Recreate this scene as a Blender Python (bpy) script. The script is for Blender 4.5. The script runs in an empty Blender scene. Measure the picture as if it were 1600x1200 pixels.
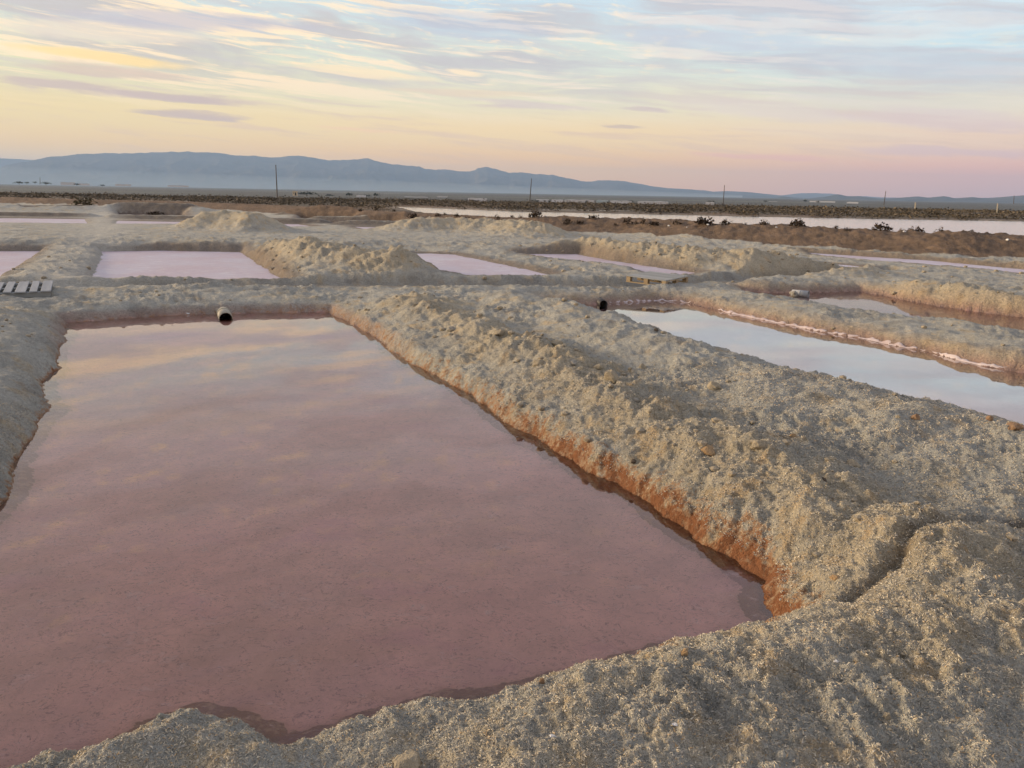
import bpy, bmesh, math, random
import numpy as np
from mathutils import Matrix, Vector, Euler

random.seed(7); np.random.seed(7)
SC = bpy.context.scene
COL = SC.collection
R = math.radians

# tuning
SKY_GAIN = 1.0; EXPOSURE = 0.36; SUN_W = 4.8; LEV = .13
GREY = (.42, .412, .355); TAN = (.46, .398, .28)
PAL_Z = .23; PLL_Z = .21; N_SHARDS = 520000
HAZE_DENSITY = 6.5e-5; HAZE_COL = (.45, .67, 1.0); MIST_DENSITY = 2.2e-4; HAZE_TOP = 585.; HAZE_G = .1
# clouds that can be told apart: azimuth, elevation, half length, half height (deg), slope, colour, strength
BANDS = [(-26.94, 7.64, 6.44, 0.43, -0.026, (250, 214, 140), 0.85),
         (-10.85, 7.87, 6.0, 0.29, -0.057, (250, 222, 178), 0.7),
         (-26.71, 9.16, 8.33, 0.76, 0.035, (236, 216, 190), 0.6),
         (-21.4, 10.16, 10.49, 0.67, 0.035, (186, 180, 190), 0.7),
         (-3.45, 10.98, 7.43, 0.86, -0.064, (176, 186, 204), 0.5),
         (-26.39, 6.85, 5.84, 0.43, -0.026, (208, 182, 164), 0.8),
         (-29.33, 5.96, 4.89, 0.38, -0.011, (196, 172, 164), 0.85),
         (-23.39, 5.61, 6.39, 0.38, 0.001, (190, 166, 164), 0.85),
         (-21.75, 4.58, 4.27, 0.29, -0.019, (192, 168, 162), 0.85),
         (1.0, 6.05, 5.85, 0.29, -0.074, (206, 186, 184), 0.6),
         (9.04, 5.74, 2.21, 0.19, -0.074, (196, 172, 172), 0.6),
         (7.45, 4.66, 1.9, 0.14, -0.049, (190, 164, 156), 0.6),
         (13.32, 10.09, 9.36, 0.95, -0.086, (188, 194, 208), 0.55),
         (25.0, 8.39, 8.18, 1.05, -0.116, (190, 194, 202), 0.5),
         (16.82, 5.76, 8.26, 0.86, -0.109, (214, 194, 194), 0.4),
         (27.21, 4.89, 8.0, 0.76, -0.083, (214, 190, 192), 0.5),
         (16.85, 2.69, 5.85, 0.29, -0.032, (240, 172, 160), 0.55),
         (28.46, 2.91, 7.01, 0.48, -0.046, (208, 176, 184), 0.5),
         (-11.06, 4.06, 3.5, 0.19, -0.005, (244, 198, 156), 0.6),
         (-3.74, 8.04, 1.56, 0.33, -0.106, (252, 226, 186), 0.8),
         (-3.45, 6.77, 7.57, 0.29, -0.017, (226, 198, 170), 0.5),
         (20.93, 4.2, 7.87, 0.38, -0.048, (236, 212, 180), 0.4)]

# ------------------------------------------------------------------ camera
cam_d = bpy.data.cameras.new("camera"); cam = bpy.data.objects.new("camera", cam_d); COL.objects.link(cam)
cam_d.sensor_fit = 'HORIZONTAL'; cam_d.sensor_width = 36.0; cam_d.lens = 36.0 * 1200 / 1600
cam_d.clip_start = 0.05; cam_d.clip_end = 90000
cam.matrix_world = Matrix.Translation((0, 0, 2.0)) @ Matrix.Rotation(R(76.0312), 4, 'X') @ Matrix.Rotation(R(1.0384), 4, 'Z')
SC.camera = cam

# ------------------------------------------------------------------ small node language
class Nodes:
    def __init__(s, tree): s.t = tree; tree.nodes.clear()
    def n(s, kind, **kw):
        nd = s.t.nodes.new(kind)
        for k, v in kw.items(): setattr(nd, k, v)
        return nd
    def put(s, sock, v):
        if isinstance(v, bpy.types.NodeSocket): s.t.links.new(v, sock)
        elif v is not None:
            if hasattr(sock, 'default_value') and sock.type in ('RGBA',) and len(v) == 3: v = (*v, 1)
            sock.default_value = v
    def m(s, op, a, b=None, c=None, clamp=False):
        nd = s.n('ShaderNodeMath', operation=op, use_clamp=clamp)
        s.put(nd.inputs[0], a); s.put(nd.inputs[1], b); s.put(nd.inputs[2], c)
        return nd.outputs[0]
    def add(s, a, b): return s.m('ADD', a, b)
    def mul(s, a, b): return s.m('MULTIPLY', a, b)
    def sub(s, a, b): return s.m('SUBTRACT', a, b)
    def mr(s, v, a, b, c=0.0, d=1.0, smooth=True):
        nd = s.n('ShaderNodeMapRange', interpolation_type='SMOOTHSTEP' if smooth else 'LINEAR')
        for i, x in enumerate((v, a, b, c, d)): s.put(nd.inputs[i], x)
        return nd.outputs[0]
    def mix(s, f, a, b, mode='MIX'):
        nd = s.n('ShaderNodeMix', data_type='RGBA', blend_type=mode)
        s.put(nd.inputs[0], f); s.put(nd.inputs[6], a); s.put(nd.inputs[7], b)
        return nd.outputs[2]
    def vec(s, x, y, z=0.0):
        nd = s.n('ShaderNodeCombineXYZ')
        for i, q in enumerate((x, y, z)): s.put(nd.inputs[i], q)
        return nd.outputs[0]
    def noise(s, v, scale, detail=4, rough=.55, dist=0.0, out=0):
        nd = s.n('ShaderNodeTexNoise')
        s.put(nd.inputs['Vector'], v); s.put(nd.inputs['Scale'], scale); s.put(nd.inputs['Detail'], detail)
        s.put(nd.inputs['Roughness'], rough); s.put(nd.inputs['Distortion'], dist)
        return nd.outputs[out]
    def ramp(s, f, stops, interp='EASE'):
        nd = s.n('ShaderNodeValToRGB'); cr = nd.color_ramp; cr.interpolation = interp
        while len(cr.elements) < len(stops): cr.elements.new(.5)
        for e, (p, c) in zip(cr.elements, stops): e.position = p; e.color = (*c, 1)
        s.put(nd.inputs[0], f)
        return nd.outputs[0]

def lin(r, g, b):
    f = lambda c: c / 12.92 if c <= .04045 else ((c + .055) / 1.055) ** 2.4
    return tuple(f(v / 255.) for v in (r, g, b))

# ------------------------------------------------------------------ sky, sun, exposure
SUN_AZ, SUN_EL = R(-75), R(10)          # low on the left, after the disc has gone soft behind the haze
W = bpy.data.worlds.new("World"); SC.world = W; W.use_nodes = True
w = Nodes(W.node_tree)
tc = w.n('ShaderNodeTexCoord'); sep = w.n('ShaderNodeSeparateXYZ'); w.put(sep.inputs[0], tc.outputs['Generated'])
X_, Y_, Z_ = sep.outputs
el = w.mul(w.m('ARCSINE', w.m('MINIMUM', w.m('MAXIMUM', Z_, -1.), 1.)), 57.29578)
az = w.mul(w.m('ARCTAN2', X_, Y_), 57.29578)
# elevation 0..45 deg on the ramps, upward the colour goes on unchanged
t = w.m('DIVIDE', w.m('MAXIMUM', el, 0.), 45., clamp=True)
left = w.ramp(t, [(0, lin(252, 188, 108)), (.045, lin(248, 200, 126)), (.10, lin(236, 208, 146)), (.16, lin(219, 213, 170)),
                  (.24, lin(198, 208, 202)), (.36, lin(206, 198, 198)), (.62, lin(202, 188, 188)), (1, lin(150, 162, 188))])
right = w.ramp(t, [(0, lin(232, 172, 156)), (.035, lin(254, 176, 146)), (.08, lin(238, 202, 172)), (.13, lin(222, 212, 190)),
                   (.19, lin(190, 212, 220)), (.255, lin(198, 214, 222)), (.31, lin(232, 216, 218)), (.62, lin(206, 198, 208)), (1, lin(150, 162, 190))])
centre = w.ramp(t, [(0, lin(255, 178, 102)), (.04, lin(255, 192, 112)), (.09, lin(244, 210, 152)), (.14, lin(226, 216, 182)),
                    (.2, lin(206, 212, 200)), (.28, lin(188, 208, 218)), (.38, lin(208, 202, 206)), (.62, lin(202, 190, 192)), (1, lin(150, 162, 188))])
absaz = w.m('ABSOLUTE', az)
sky = w.mix(w.mr(az, -34., 2.), left, centre)
sky = w.mix(w.mr(az, 2., 34.), sky, right)
sky = w.mix(w.mr(az, -180., -100.), right, sky)                 # round the back the sky closes on the same pale tones
# streaks of cloud: long, slightly falling to the right
shear = w.add(el, w.mul(az, .075))
cu = w.mul(az, .045); cv = w.mul(shear, .34)
wob = w.noise(w.vec(cu, w.mul(cv, .6), 2.7), 2.2, 3, .5)
cvec = w.vec(cu, w.add(cv, w.mul(w.sub(wob, .5), 1.1)), 0.)
n1 = w.noise(cvec, 1.25, 7, .58)
n2 = w.noise(w.vec(w.mul(az, .07), w.add(w.mul(shear, 1.05), w.mul(wob, .9)), 5.), 1.3, 7, .62)
n3 = w.noise(w.vec(w.mul(az, .30), w.add(w.mul(shear, 1.5), w.mul(wob, 2.)), 9.), 1.6, 6, .65)
hi = w.mr(el, 4.5, 9.0); lo = w.mr(el, 1.0, 4.0)
grey_l = w.mix(w.mr(az, -30., 30.), lin(188, 178, 174), lin(184, 184, 192))
grey_m = w.mul(w.mr(n1, .43, .60), w.mul(hi, .88))
sky = w.mix(grey_m, sky, grey_l)
fine_m = w.mul(w.mr(n2, .49, .64), w.mul(lo, .52))
sky = w.mix(fine_m, sky, w.mix(w.mr(el, 3., 9.), lin(220, 182, 158), lin(194, 188, 190)))
# lit cream edges, strongest to the left
litmask = w.mul(w.mr(n2, .40, .50, 1., 0.), w.mul(w.mr(el, 4., 7.5), w.mr(el, 18., 10.5)))
litmask = w.mul(litmask, w.mr(az, 30., -18., .22, .85))
sky = w.mix(litmask, sky, w.mix(w.mr(az, -20., 20.), lin(252, 224, 184), lin(240, 222, 210)))
# broken small bright tufts higher up
tuft = w.mul(w.mr(n3, .53, .66), w.mul(w.mr(el, 6.5, 9.), w.mr(el, 40., 18.)))
tuft = w.mul(w.mul(tuft, w.mr(n1, .56, .44)), w.mr(az, 34., -25., .15, .8))
sky = w.mix(tuft, sky, lin(255, 226, 186))

def band(az0, el0, daz, de, slope, edge=.5, wv=1.2):
    """soft elongated cloud round one direction of the sky"""
    a = w.m('DIVIDE', w.sub(az, az0), daz)
    e = w.sub(el, w.add(el0, w.mul(w.sub(az, az0), slope)))
    e = w.m('DIVIDE', w.add(e, w.mul(w.sub(n2, .5), wv)), de)
    d = w.add(w.mul(a, a), w.mul(e, e))
    d = w.add(d, w.mul(w.sub(n3, .5), 1.1))
    return w.mr(d, 1.0, edge * .2)
for (a0, e0, da, de, sl, col, f) in BANDS:
    sky = w.mix(w.mul(band(a0, e0, da, de, sl), f), sky, lin(*col))
nish = w.n('ShaderNodeTexSky', sky_type='NISHITA'); nish.sun_disc = False
nish.sun_elevation = SUN_EL; nish.sun_rotation = SUN_AZ; nish.air_density = 1.2; nish.dust_density = 2.0
sky = w.mix(1.0, sky, w.mix(1.0, nish.outputs[0], (.006, .006, .006), 'MULTIPLY'), 'ADD')
bg = w.n('ShaderNodeBackground'); w.put(bg.inputs[0], sky); bg.inputs[1].default_value = SKY_GAIN
wo = w.n('ShaderNodeOutputWorld'); w.put(wo.inputs[0], bg.outputs[0])

sun_d = bpy.data.lights.new("sun", 'SUN'); sun = bpy.data.objects.new("sun", sun_d); COL.objects.link(sun)
sun_d.energy = SUN_W; sun_d.angle = R(14); sun_d.color = (1.0, .76, .50)
to_sun = Vector((math.sin(SUN_AZ) * math.cos(SUN_EL), math.cos(SUN_AZ) * math.cos(SUN_EL), math.sin(SUN_EL)))
sun.rotation_euler = (-to_sun).to_track_quat('-Z', 'Y').to_euler()

vs = SC.view_settings; vs.view_transform = 'Standard'; vs.look = 'None'; vs.exposure = EXPOSURE; vs.gamma = 1.0; vs.use_curve_mapping = False
cy = SC.cycles; cy.max_bounces = 6; cy.diffuse_bounces = 3; cy.glossy_bounces = 3; cy.transmission_bounces = 4; cy.transparent_max_bounces = 8
cy.volume_bounces = 0; cy.caustics_reflective = False; cy.caustics_refractive = False; cy.use_denoising = True

# ------------------------------------------------------------------ measured layout of the place, metres, eye at (0, 0, 2)
PAN_MAIN = [(-6.706, 11.405), (-6.009, 11.85), (-5.242, 12.265), (-4.264, 12.621), (-3.112, 12.866), (-2.317, 11.364), (-1.831, 10.429), (-1.238, 9.033), (-0.729, 8.16), (-0.345, 7.332), (-0.028, 6.531), (0.18, 6.158), (0.385, 5.762), (0.581, 5.371), (0.788, 5.075), (0.942, 4.762), (1.025, 4.559), (1.166, 4.239), (1.276, 4.012), (1.365, 3.804), (1.313, 3.571), (1.312, 3.37), (1.064, 3.185), (0.713, 3.061), (0.436, 2.911), (0.157, 2.814), (-0.154, 2.642), (-0.469, 2.551), (-0.697, 2.473), (-0.849, 2.421), (-0.927, 2.481), (-1.207, 2.546), (-1.383, 2.452), (-1.54, 2.348), (-1.752, 2.249), (-2.268, 2.081), (-2.438, 2.0), (-2.815, 3.01), (-3.067, 3.789), (-3.381, 4.769), (-3.569, 5.157), (-3.837, 5.744), (-4.049, 6.208), (-4.282, 6.834), (-4.535, 7.137), (-5.029, 8.125), (-5.619, 9.291), (-6.227, 10.528)]
PAN_SECOND = [(0.714, 14.285), (1.619, 14.359), (2.798, 15.047), (3.392, 14.719), (3.713, 13.768), (4.345, 12.505), (5.132, 11.263), (5.6, 10.307), (5.927, 9.415), (6.172, 9.047), (6.947, 7.307), (7.62, 5.775), (4.349, 3.101), (5.043, 5.188), (4.511, 6.496), (4.23, 7.0), (3.55, 7.661), (2.928, 8.598), (2.704, 9.108), (2.148, 10.666), (1.527, 12.288), (1.092, 12.651), (0.653, 13.037)]
PAN_THIRD = [(4.93, 17.056), (5.523, 16.69), (6.456, 16.769), (7.704, 17.233), (7.912, 16.595), (8.202, 15.162), (8.642, 14.287), (9.136, 13.659), (10.313, 11.109), (11.392, 8.896), (8.367, 6.419), (8.489, 9.075), (7.625, 11.337), (7.089, 12.083), (6.344, 12.984), (5.751, 13.815), (5.464, 14.625), (4.81, 15.286)]
PAN_SALT_A = [(-12.862, 24.214), (-11.411, 24.987), (-8.795, 24.932), (-5.303, 17.57), (-4.89, 16.501), (-8.796, 15.891), (-9.975, 18.332)]
PAN_SALT_B = [(-19.819, 22.763), (-14.588, 23.924), (-12.758, 20.171), (-11.153, 16.853), (-10.646, 15.602), (-14.233, 15.042)]
PAN_SALT_C = [(-3.563, 23.658), (-2.659, 24.128), (-1.8, 23.818), (-0.781, 21.751), (0.891, 18.238), (0.545, 17.752), (-0.909, 17.369), (-1.553, 17.812), (-2.202, 19.232), (-2.905, 21.511)]
PAN_SALT_D = [(0.128, 24.525), (1.98, 24.96), (2.616, 23.246), (3.632, 21.062), (4.595, 19.347), (3.966, 18.626), (3.356, 18.668), (3.126, 20.24), (2.437, 21.6), (1.348, 22.857), (0.71, 23.651)]
PAN_SALT_E = [(10.329, 27.656), (11.645, 26.385), (13.286, 24.951), (14.437, 22.673), (15.399, 20.769), (16.441, 18.065), (15.257, 16.729), (13.705, 20.804), (13.257, 22.252), (12.427, 23.304), (11.193, 24.867), (10.213, 26.331)]
PAN_SALT_F = [(9.383, 22.903), (9.871, 22.284), (10.084, 21.464), (9.443, 20.894), (9.116, 22.235)]
PAN_ROW_A = [(-31.306, 45.347), (-29.81, 46.197), (-25.689, 46.742), (-22.374, 40.964), (-26.536, 40.302), (-28.246, 39.916)]
PAN_ROW_B = [(-23.086, 45.367), (-18.849, 45.438), (-17.625, 42.715), (-21.03, 41.156)]
PAN_ROW_C = [(-13.857, 44.903), (-12.439, 45.089), (-10.881, 42.305), (-12.555, 41.203)]
PAN_ROW_D = [(-8.873, 43.154), (-6.41, 42.966), (-5.853, 40.557), (-7.494, 39.922)]
PIT_A = [(-39.852, 64.531), (-35.326, 65.907), (-31.511, 59.015), (-35.339, 57.174)]
PIT_B = [(-29.955, 59.177), (-24.981, 58.941), (-22.916, 54.563), (-27.387, 54.067)]
PIT_C = [(-15.667, 57.393), (-11.643, 56.044), (-10.992, 52.476), (-14.547, 52.472)]
PIT_D = [(-11.833, 49.184), (-7.526, 48.613), (-7.113, 45.929), (-10.204, 45.476)]
CHANNEL = [(-14.108, 14.023), (-8.902, 14.855), (-6.513, 15.537), (-3.798, 16.125), (-1.406, 16.437), (0.66, 16.816), (2.486, 16.859), (4.468, 18.115), (6.341, 19.27), (8.288, 20.141), (10.542, 21.733), (10.267, 21.153), (7.991, 19.399), (6.009, 18.229), (4.203, 17.003), (2.326, 15.728), (0.612, 15.482), (-1.285, 15.012), (-3.459, 14.657), (-5.989, 14.254), (-8.262, 13.756), (-13.04, 12.927)]
RIDGE_LUMPS = [(-1.683, 12.413), (-0.334, 9.492), (0.451, 7.718), (0.876, 6.404), (1.4, 5.19), (1.629, 4.637), (1.901, 4.035), (2.091, 3.641)]
RIDGE_CREST = [(-0.028, 12.654), (0.721, 11.088), (1.238, 9.956), (1.735, 8.612), (2.189, 7.368), (2.85, 6.143), (3.591, 5.16), (4.083, 4.196)]
RIDGE_TOE = [(-2.849, 12.056), (-1.588, 9.329), (-0.217, 6.363), (0.444, 4.97), (0.917, 4.053), (1.286, 3.507)]
NEAR_LUMP = [(-1.264, 2.215), (-1.089, 2.289), (-0.897, 2.25)]
NEAR_LUMP_B = [(0.384, 2.559), (0.813, 2.83), (1.287, 3.045)]
NEAR_TRACK = [(-0.179, 2.042), (0.352, 2.298), (1.006, 2.614), (1.831, 3.013), (2.406, 3.257)]
GULLY = [(1.58, 3.225), (1.868, 3.427), (2.089, 3.649), (2.296, 3.789), (2.621, 3.996), (2.908, 4.053)]
BANK_LEFT = [(-6.693, 10.185), (-4.973, 7.683), (-4.053, 5.718), (-3.182, 3.893)]
HEAP_A = [(-7.468, 22.172), (-6.203, 21.266), (-4.531, 19.341), (-3.358, 18.169), (-2.703, 17.813)]
HEAP_B = [(2.174, 24.901), (3.741, 23.146), (5.188, 21.219), (6.599, 20.153), (7.919, 19.7)]
HEAP_C = [(-14.619, 37.518), (-13.656, 37.571), (-12.051, 36.424)]
HEAP_D = [(-4.987, 39.501), (-2.74, 39.7), (-0.453, 38.453), (0.912, 36.352)]
HEAP_E = [(7.322, 15.278), (8.211, 15.526), (8.549, 14.537), (8.691, 13.065), (8.865, 11.799)]
FAR_BUNDS = [[(-35.409, 46.859), (-30.931, 48.252), (-26.655, 48.95)], [(-24.205, 47.427), (-19.544, 47.404)], [(-14.613, 46.499), (-11.497, 46.198)], [(-9.52, 44.88), (-6.004, 44.657)], [(-46.44, 62.969), (-36.256, 67.966)], [(-30.82, 60.701), (-25.075, 60.333)], [(-16.762, 58.777), (-11.436, 57.302)], [(-12.559, 50.495), (-7.238, 49.363)]]
BUND_B = [(-9.58, 13.469), (-8.193, 13.792), (-5.928, 14.156), (-4.267, 14.53), (-2.518, 14.924), (-0.801, 15.318), (0.743, 15.69), (1.983, 16.265)]
BUND_C = [(-18.968, 24.209), (-14.664, 25.378), (-11.98, 26.357), (-8.087, 25.659), (-6.27, 25.121), (-3.392, 26.833), (0.332, 25.396), (1.959, 24.868)]
BUND_C2 = [(-22.025, 29.724), (-16.564, 30.909), (-12.711, 30.772), (-4.151, 30.851), (1.84, 29.617)]
RISE = [(2.94, 42.187), (6.44, 40.367), (8.293, 34.315), (10.865, 33.583), (14.402, 32.261), (16.02, 28.936), (18.63, 28.57), (20.417, 24.973)]
RISE_B = [(10.228, 27.993), (12.507, 25.575), (14.646, 22.372), (16.667, 20.311)]
BUND_D = [(-37.647, 57.516), (-33.348, 58.18), (-29.498, 59.978), (-24.448, 59.553)]
BUND_PQ = [(2.941, 12.241), (3.726, 11.177), (5.047, 10.298), (6.088, 9.022), (6.835, 7.283)]
DYKE = [(-72.762, 52.503), (-64.7, 72.126), (-51.112, 78.229), (-41.485, 74.606), (-29.372, 71.64), (-20.041, 65.805), (-10.867, 54.585), (-4.075, 47.769), (1.196, 41.788), (6.228, 39.185), (10.887, 33.79), (13.551, 31.033), (16.235, 28.603), (18.299, 28.181), (20.947, 23.377), (23.171, 17.689)]
RESERVOIR = [(-22.433, 107.432), (-17.126, 102.806), (-8.206, 96.193), (0.008, 87.523), (11.939, 86.268), (26.886, 83.628), (54.553, 84.328), (73.756, 82.769), (117.523, 85.219)]
RIMS = [[(1.798, 14.555), (2.455, 14.864), (2.79, 15.0), (3.202, 14.873), (3.382, 14.674)], [(3.676, 13.802), (4.06, 13.145), (4.334, 12.472), (4.768, 11.825), (5.12, 11.236), (5.35, 10.738), (5.57, 10.283)], [(5.648, 10.182), (5.774, 9.862), (5.916, 9.396), (6.077, 9.142)]]
PALE_PATH = [(-8.414, 14.575), (-13.28, 24.671), (-18.949, 36.091), (-26.256, 49.763), (-41.846, 80.408)]
LAKE_TIP = [(-19.489, 104.279), (-14.093, 96.343)]
RANGE_MAIN = [(-46.671, -0.685), (-41.817, -0.117), (-36.153, 0.476), (-32.969, 0.936), (-32.625, 1.097), (-31.947, 1.269), (-30.218, 1.671), (-28.807, 1.878), (-27.186, 2.016), (-25.9, 2.044), (-23.232, 2.241), (-21.069, 2.275), (-20.268, 2.261), (-19.262, 2.128), (-18.232, 2.16), (-17.198, 2.065), (-16.268, 2.134), (-15.2, 2.25), (-14.348, 2.146), (-13.272, 2.004), (-11.606, 2.068), (-10.497, 2.204), (-9.613, 1.921), (-8.046, 1.782), (-6.916, 1.719), (-6.464, 1.553), (-5.098, 1.536), (-3.495, 1.435), (-3.037, 1.488), (-2.717, 1.715), (-2.121, 1.793), (-1.43, 1.65), (-0.506, 1.401), (0.414, 1.461), (1.43, 1.346), (2.58, 1.343), (3.183, 1.197), (4.338, 0.994), (5.122, 0.873), (5.94, 0.975), (6.621, 1.03), (7.76, 0.959), (8.899, 0.8), (10.484, 0.56), (12.044, 0.498), (13.369, 0.432), (14.03, 0.355), (14.893, 0.413), (16.612, 0.355), (17.678, 0.244), (20.184, 0.033), (23.001, -0.08)]
RANGE_FAR = [(-48.578, 0.477), (-38.953, 1.157), (-32.904, 1.477), (-31.592, 1.47), (-29.898, 1.454), (-25.983, 1.148), (-18.106, 0.817), (-4.871, 0.654), (8.916, 0.491), (13.376, 0.344), (17.676, 0.265), (18.521, 0.173), (19.743, 0.343), (20.961, 0.363), (21.764, 0.355), (22.575, 0.202), (23.746, 0.223), (24.907, 0.161), (26.41, 0.169), (29.299, 0.201), (32.683, 0.3), (38.77, 0.265), (43.972, 0.233)]
HILLS_NEAR = [(14.741, -0.373), (16.874, -0.201), (17.704, -0.034), (18.735, 0.113), (19.982, 0.008), (21.267, 0.137), (22.164, 0.341), (22.772, 0.206), (23.552, 0.219), (24.724, 0.097), (25.924, 0.18), (26.95, 0.279), (27.508, 0.208), (28.395, 0.323), (29.018, 0.196), (29.986, 0.292), (30.582, 0.225), (32.663, 0.432), (35.802, 0.537), (41.451, 0.383), (46.276, 0.218)]
HUT = (-150.3, 539.0, -2.13, 3.25, 2.54)
PIPE_A = (-4.509, 11.927)
PIPE_B = (1.663, 14.113)
PIPE_C = (6.177, 16.091)
PAL_A = (2.349, 16.17)
PAL_B = (3.052, 15.63)
PAL_D = (2.952, 17.05)
PLL_R = (-7.581, 12.546)
PLL_F = (-8.106, 13.517)
PLL_L = (-8.447, 12.546)

# ------------------------------------------------------------------ noise and distance helpers
def make_perm(seed):
    rs = np.random.RandomState(seed); p = rs.permutation(256); a = rs.rand(256) * 2 * np.pi
    return np.concatenate([p, p]), np.cos(a).astype(np.float32), np.sin(a).astype(np.float32)
PERMS = {}
def perlin(x, y, seed=0):
    if seed not in PERMS: PERMS[seed] = make_perm(seed)
    p, gx, gy = PERMS[seed]
    xf = np.floor(x); yf = np.floor(y); xi = xf.astype(np.int64) & 255; yi = yf.astype(np.int64) & 255
    u = (x - xf).astype(np.float32); v = (y - yf).astype(np.float32)
    def g(ix, iy, dx, dy):
        h = p[p[ix & 255] + (iy & 255)]
        return gx[h] * dx + gy[h] * dy
    a = g(xi, yi, u, v); b = g(xi + 1, yi, u - 1, v); c = g(xi, yi + 1, u, v - 1); d = g(xi + 1, yi + 1, u - 1, v - 1)
    su = u * u * u * (u * (u * 6 - 15) + 10); sv = v * v * v * (v * (v * 6 - 15) + 10)
    return (a + su * (b - a)) + sv * ((c + su * (d - c)) - (a + su * (b - a)))
def fbm(x, y, f, octaves=3, seed=0, gain=.5):
    s = 0; a = 1.; tot = 0
    for k in range(octaves):
        s = s + a * perlin(x * f + 17.3 * k, y * f - 9.1 * k, seed + k); tot += a; a *= gain; f *= 2.03
    return s / tot * 1.6
def ridged(x, y, f, octaves=3, seed=0):
    s = 0; a = 1.; tot = 0
    for k in range(octaves):
        s = s + a * (1 - np.abs(perlin(x * f + 5.7 * k, y * f + 3.3 * k, seed + k)) * 2); tot += a; a *= .5; f *= 2.1
    return s / tot
def sstep(a, b, x):
    t = np.clip((x - a) / (b - a), 0, 1); return t * t * (3 - 2 * t)
def seg_dist(x, y, a, b):
    ax, ay = a; bx, by = b; dx, dy = bx - ax, by - ay
    t = np.clip(((x - ax) * dx + (y - ay) * dy) / (dx * dx + dy * dy + 1e-9), 0, 1)
    return np.hypot(x - ax - t * dx, y - ay - t * dy)
def line_dist(x, y, pts, reach=6.):
    P = np.array(pts); out = np.full(x.shape, 99., np.float32)
    k = (x > P[:, 0].min() - reach) & (x < P[:, 0].max() + reach) & (y > P[:, 1].min() - reach) & (y < P[:, 1].max() + reach)
    xs, ys = x[k], y[k]; d = np.full(xs.shape, 99., np.float32)
    for a, b in zip(pts[:-1], pts[1:]): d = np.minimum(d, seg_dist(xs, ys, a, b))
    out[k] = d
    return out
def poly_dist(x, y, pts, reach=3.):
    """signed distance, negative inside"""
    P = np.array(pts); out = np.full(x.shape, 99., np.float32)
    k = (x > P[:, 0].min() - reach) & (x < P[:, 0].max() + reach) & (y > P[:, 1].min() - reach) & (y < P[:, 1].max() + reach)
    xs, ys = x[k], y[k]; d = np.full(xs.shape, 99., np.float32); inside = np.zeros(xs.shape, bool)
    n = len(pts)
    for i in range(n):
        a, b = pts[i], pts[(i + 1) % n]
        d = np.minimum(d, seg_dist(xs, ys, a, b))
        cond = (a[1] > ys) != (b[1] > ys)
        xx = (b[0] - a[0]) * (ys - a[1]) / ((b[1] - a[1]) if abs(b[1] - a[1]) > 1e-9 else 1e-9) + a[0]
        inside ^= cond & (xs < xx)
    out[k] = np.where(inside, -d, d)
    return out

# name, outline, bank width, floor depth, bank shape
PANS = [('main', PAN_MAIN, 1.0, .045, 1.6, 0.), ('second', PAN_SECOND, .8, .05, 1.6, 0.), ('third', PAN_THIRD, .8, .04, 1.6, 0.),
        ('salt', PAN_SALT_A, .6, .05, 1.6, 0.), ('salt', PAN_SALT_B, .7, .05, 1.6, 0.), ('salt', PAN_SALT_C, .7, .05, 1.5, LEV), ('salt', PAN_SALT_D, .6, .05, 1.5, LEV),
        ('salt', PAN_SALT_E, .7, .05, 1.4, LEV), ('salt', PAN_SALT_F, .5, .05, 1.4, LEV), ('salt', PAN_ROW_A, .7, .05, 1.8, .03), ('salt', PAN_ROW_B, .7, .05, 1.8, .03),
        ('salt', PAN_ROW_C, .7, .05, 1.5, .03), ('salt', PAN_ROW_D, .7, .05, 1.5, .03),
        ('pit', PIT_A, .7, .05, 1.8, 0.), ('pit', PIT_B, .7, .05, 1.8, 0.), ('pit', PIT_C, .7, .05, 1.8, 0.), ('pit', PIT_D, .7, .05, 1.8, 0.)]
# crest, height, half width, lumpiness, how freshly dug (tan)
RIDGES = [(RIDGE_LUMPS, .15, .45, .8, .75), (RIDGE_CREST, .20, .75, .25, .0), (RIDGE_TOE, .02, .4, 1., .35), (NEAR_LUMP, .16, .17, .5, .0),
          (NEAR_LUMP_B, .07, .3, .4, .0), (NEAR_TRACK, .07, .32, .7, .3), (BANK_LEFT, .12, .9, .5, .0),
          (HEAP_A, .44, .9, .6, 1.), (HEAP_B, .42, .95, .45, 1.), (HEAP_C, .80, 1.25, .3, 1.), (HEAP_D, .60, 1.5, .5, 1.), (HEAP_E, .26, .9, .6, .8),
          (BUND_B, .07, .45, .3, .0), (BUND_C, .20, 1.3, .3, .1), (BUND_C2, .05, 1.2, .3, .0), (RISE, .2, 2.2, .3, .2), (RISE_B, .2, 1.0, .5, .6), (BUND_D, .5, 2.0, .3, .1), (BUND_PQ, .09, .6, .6, .2),
          (DYKE, .58, 1.9, .2, .0)] + [(p_, .24, .65, .25, .1) for p_ in FAR_BUNDS]

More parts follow.
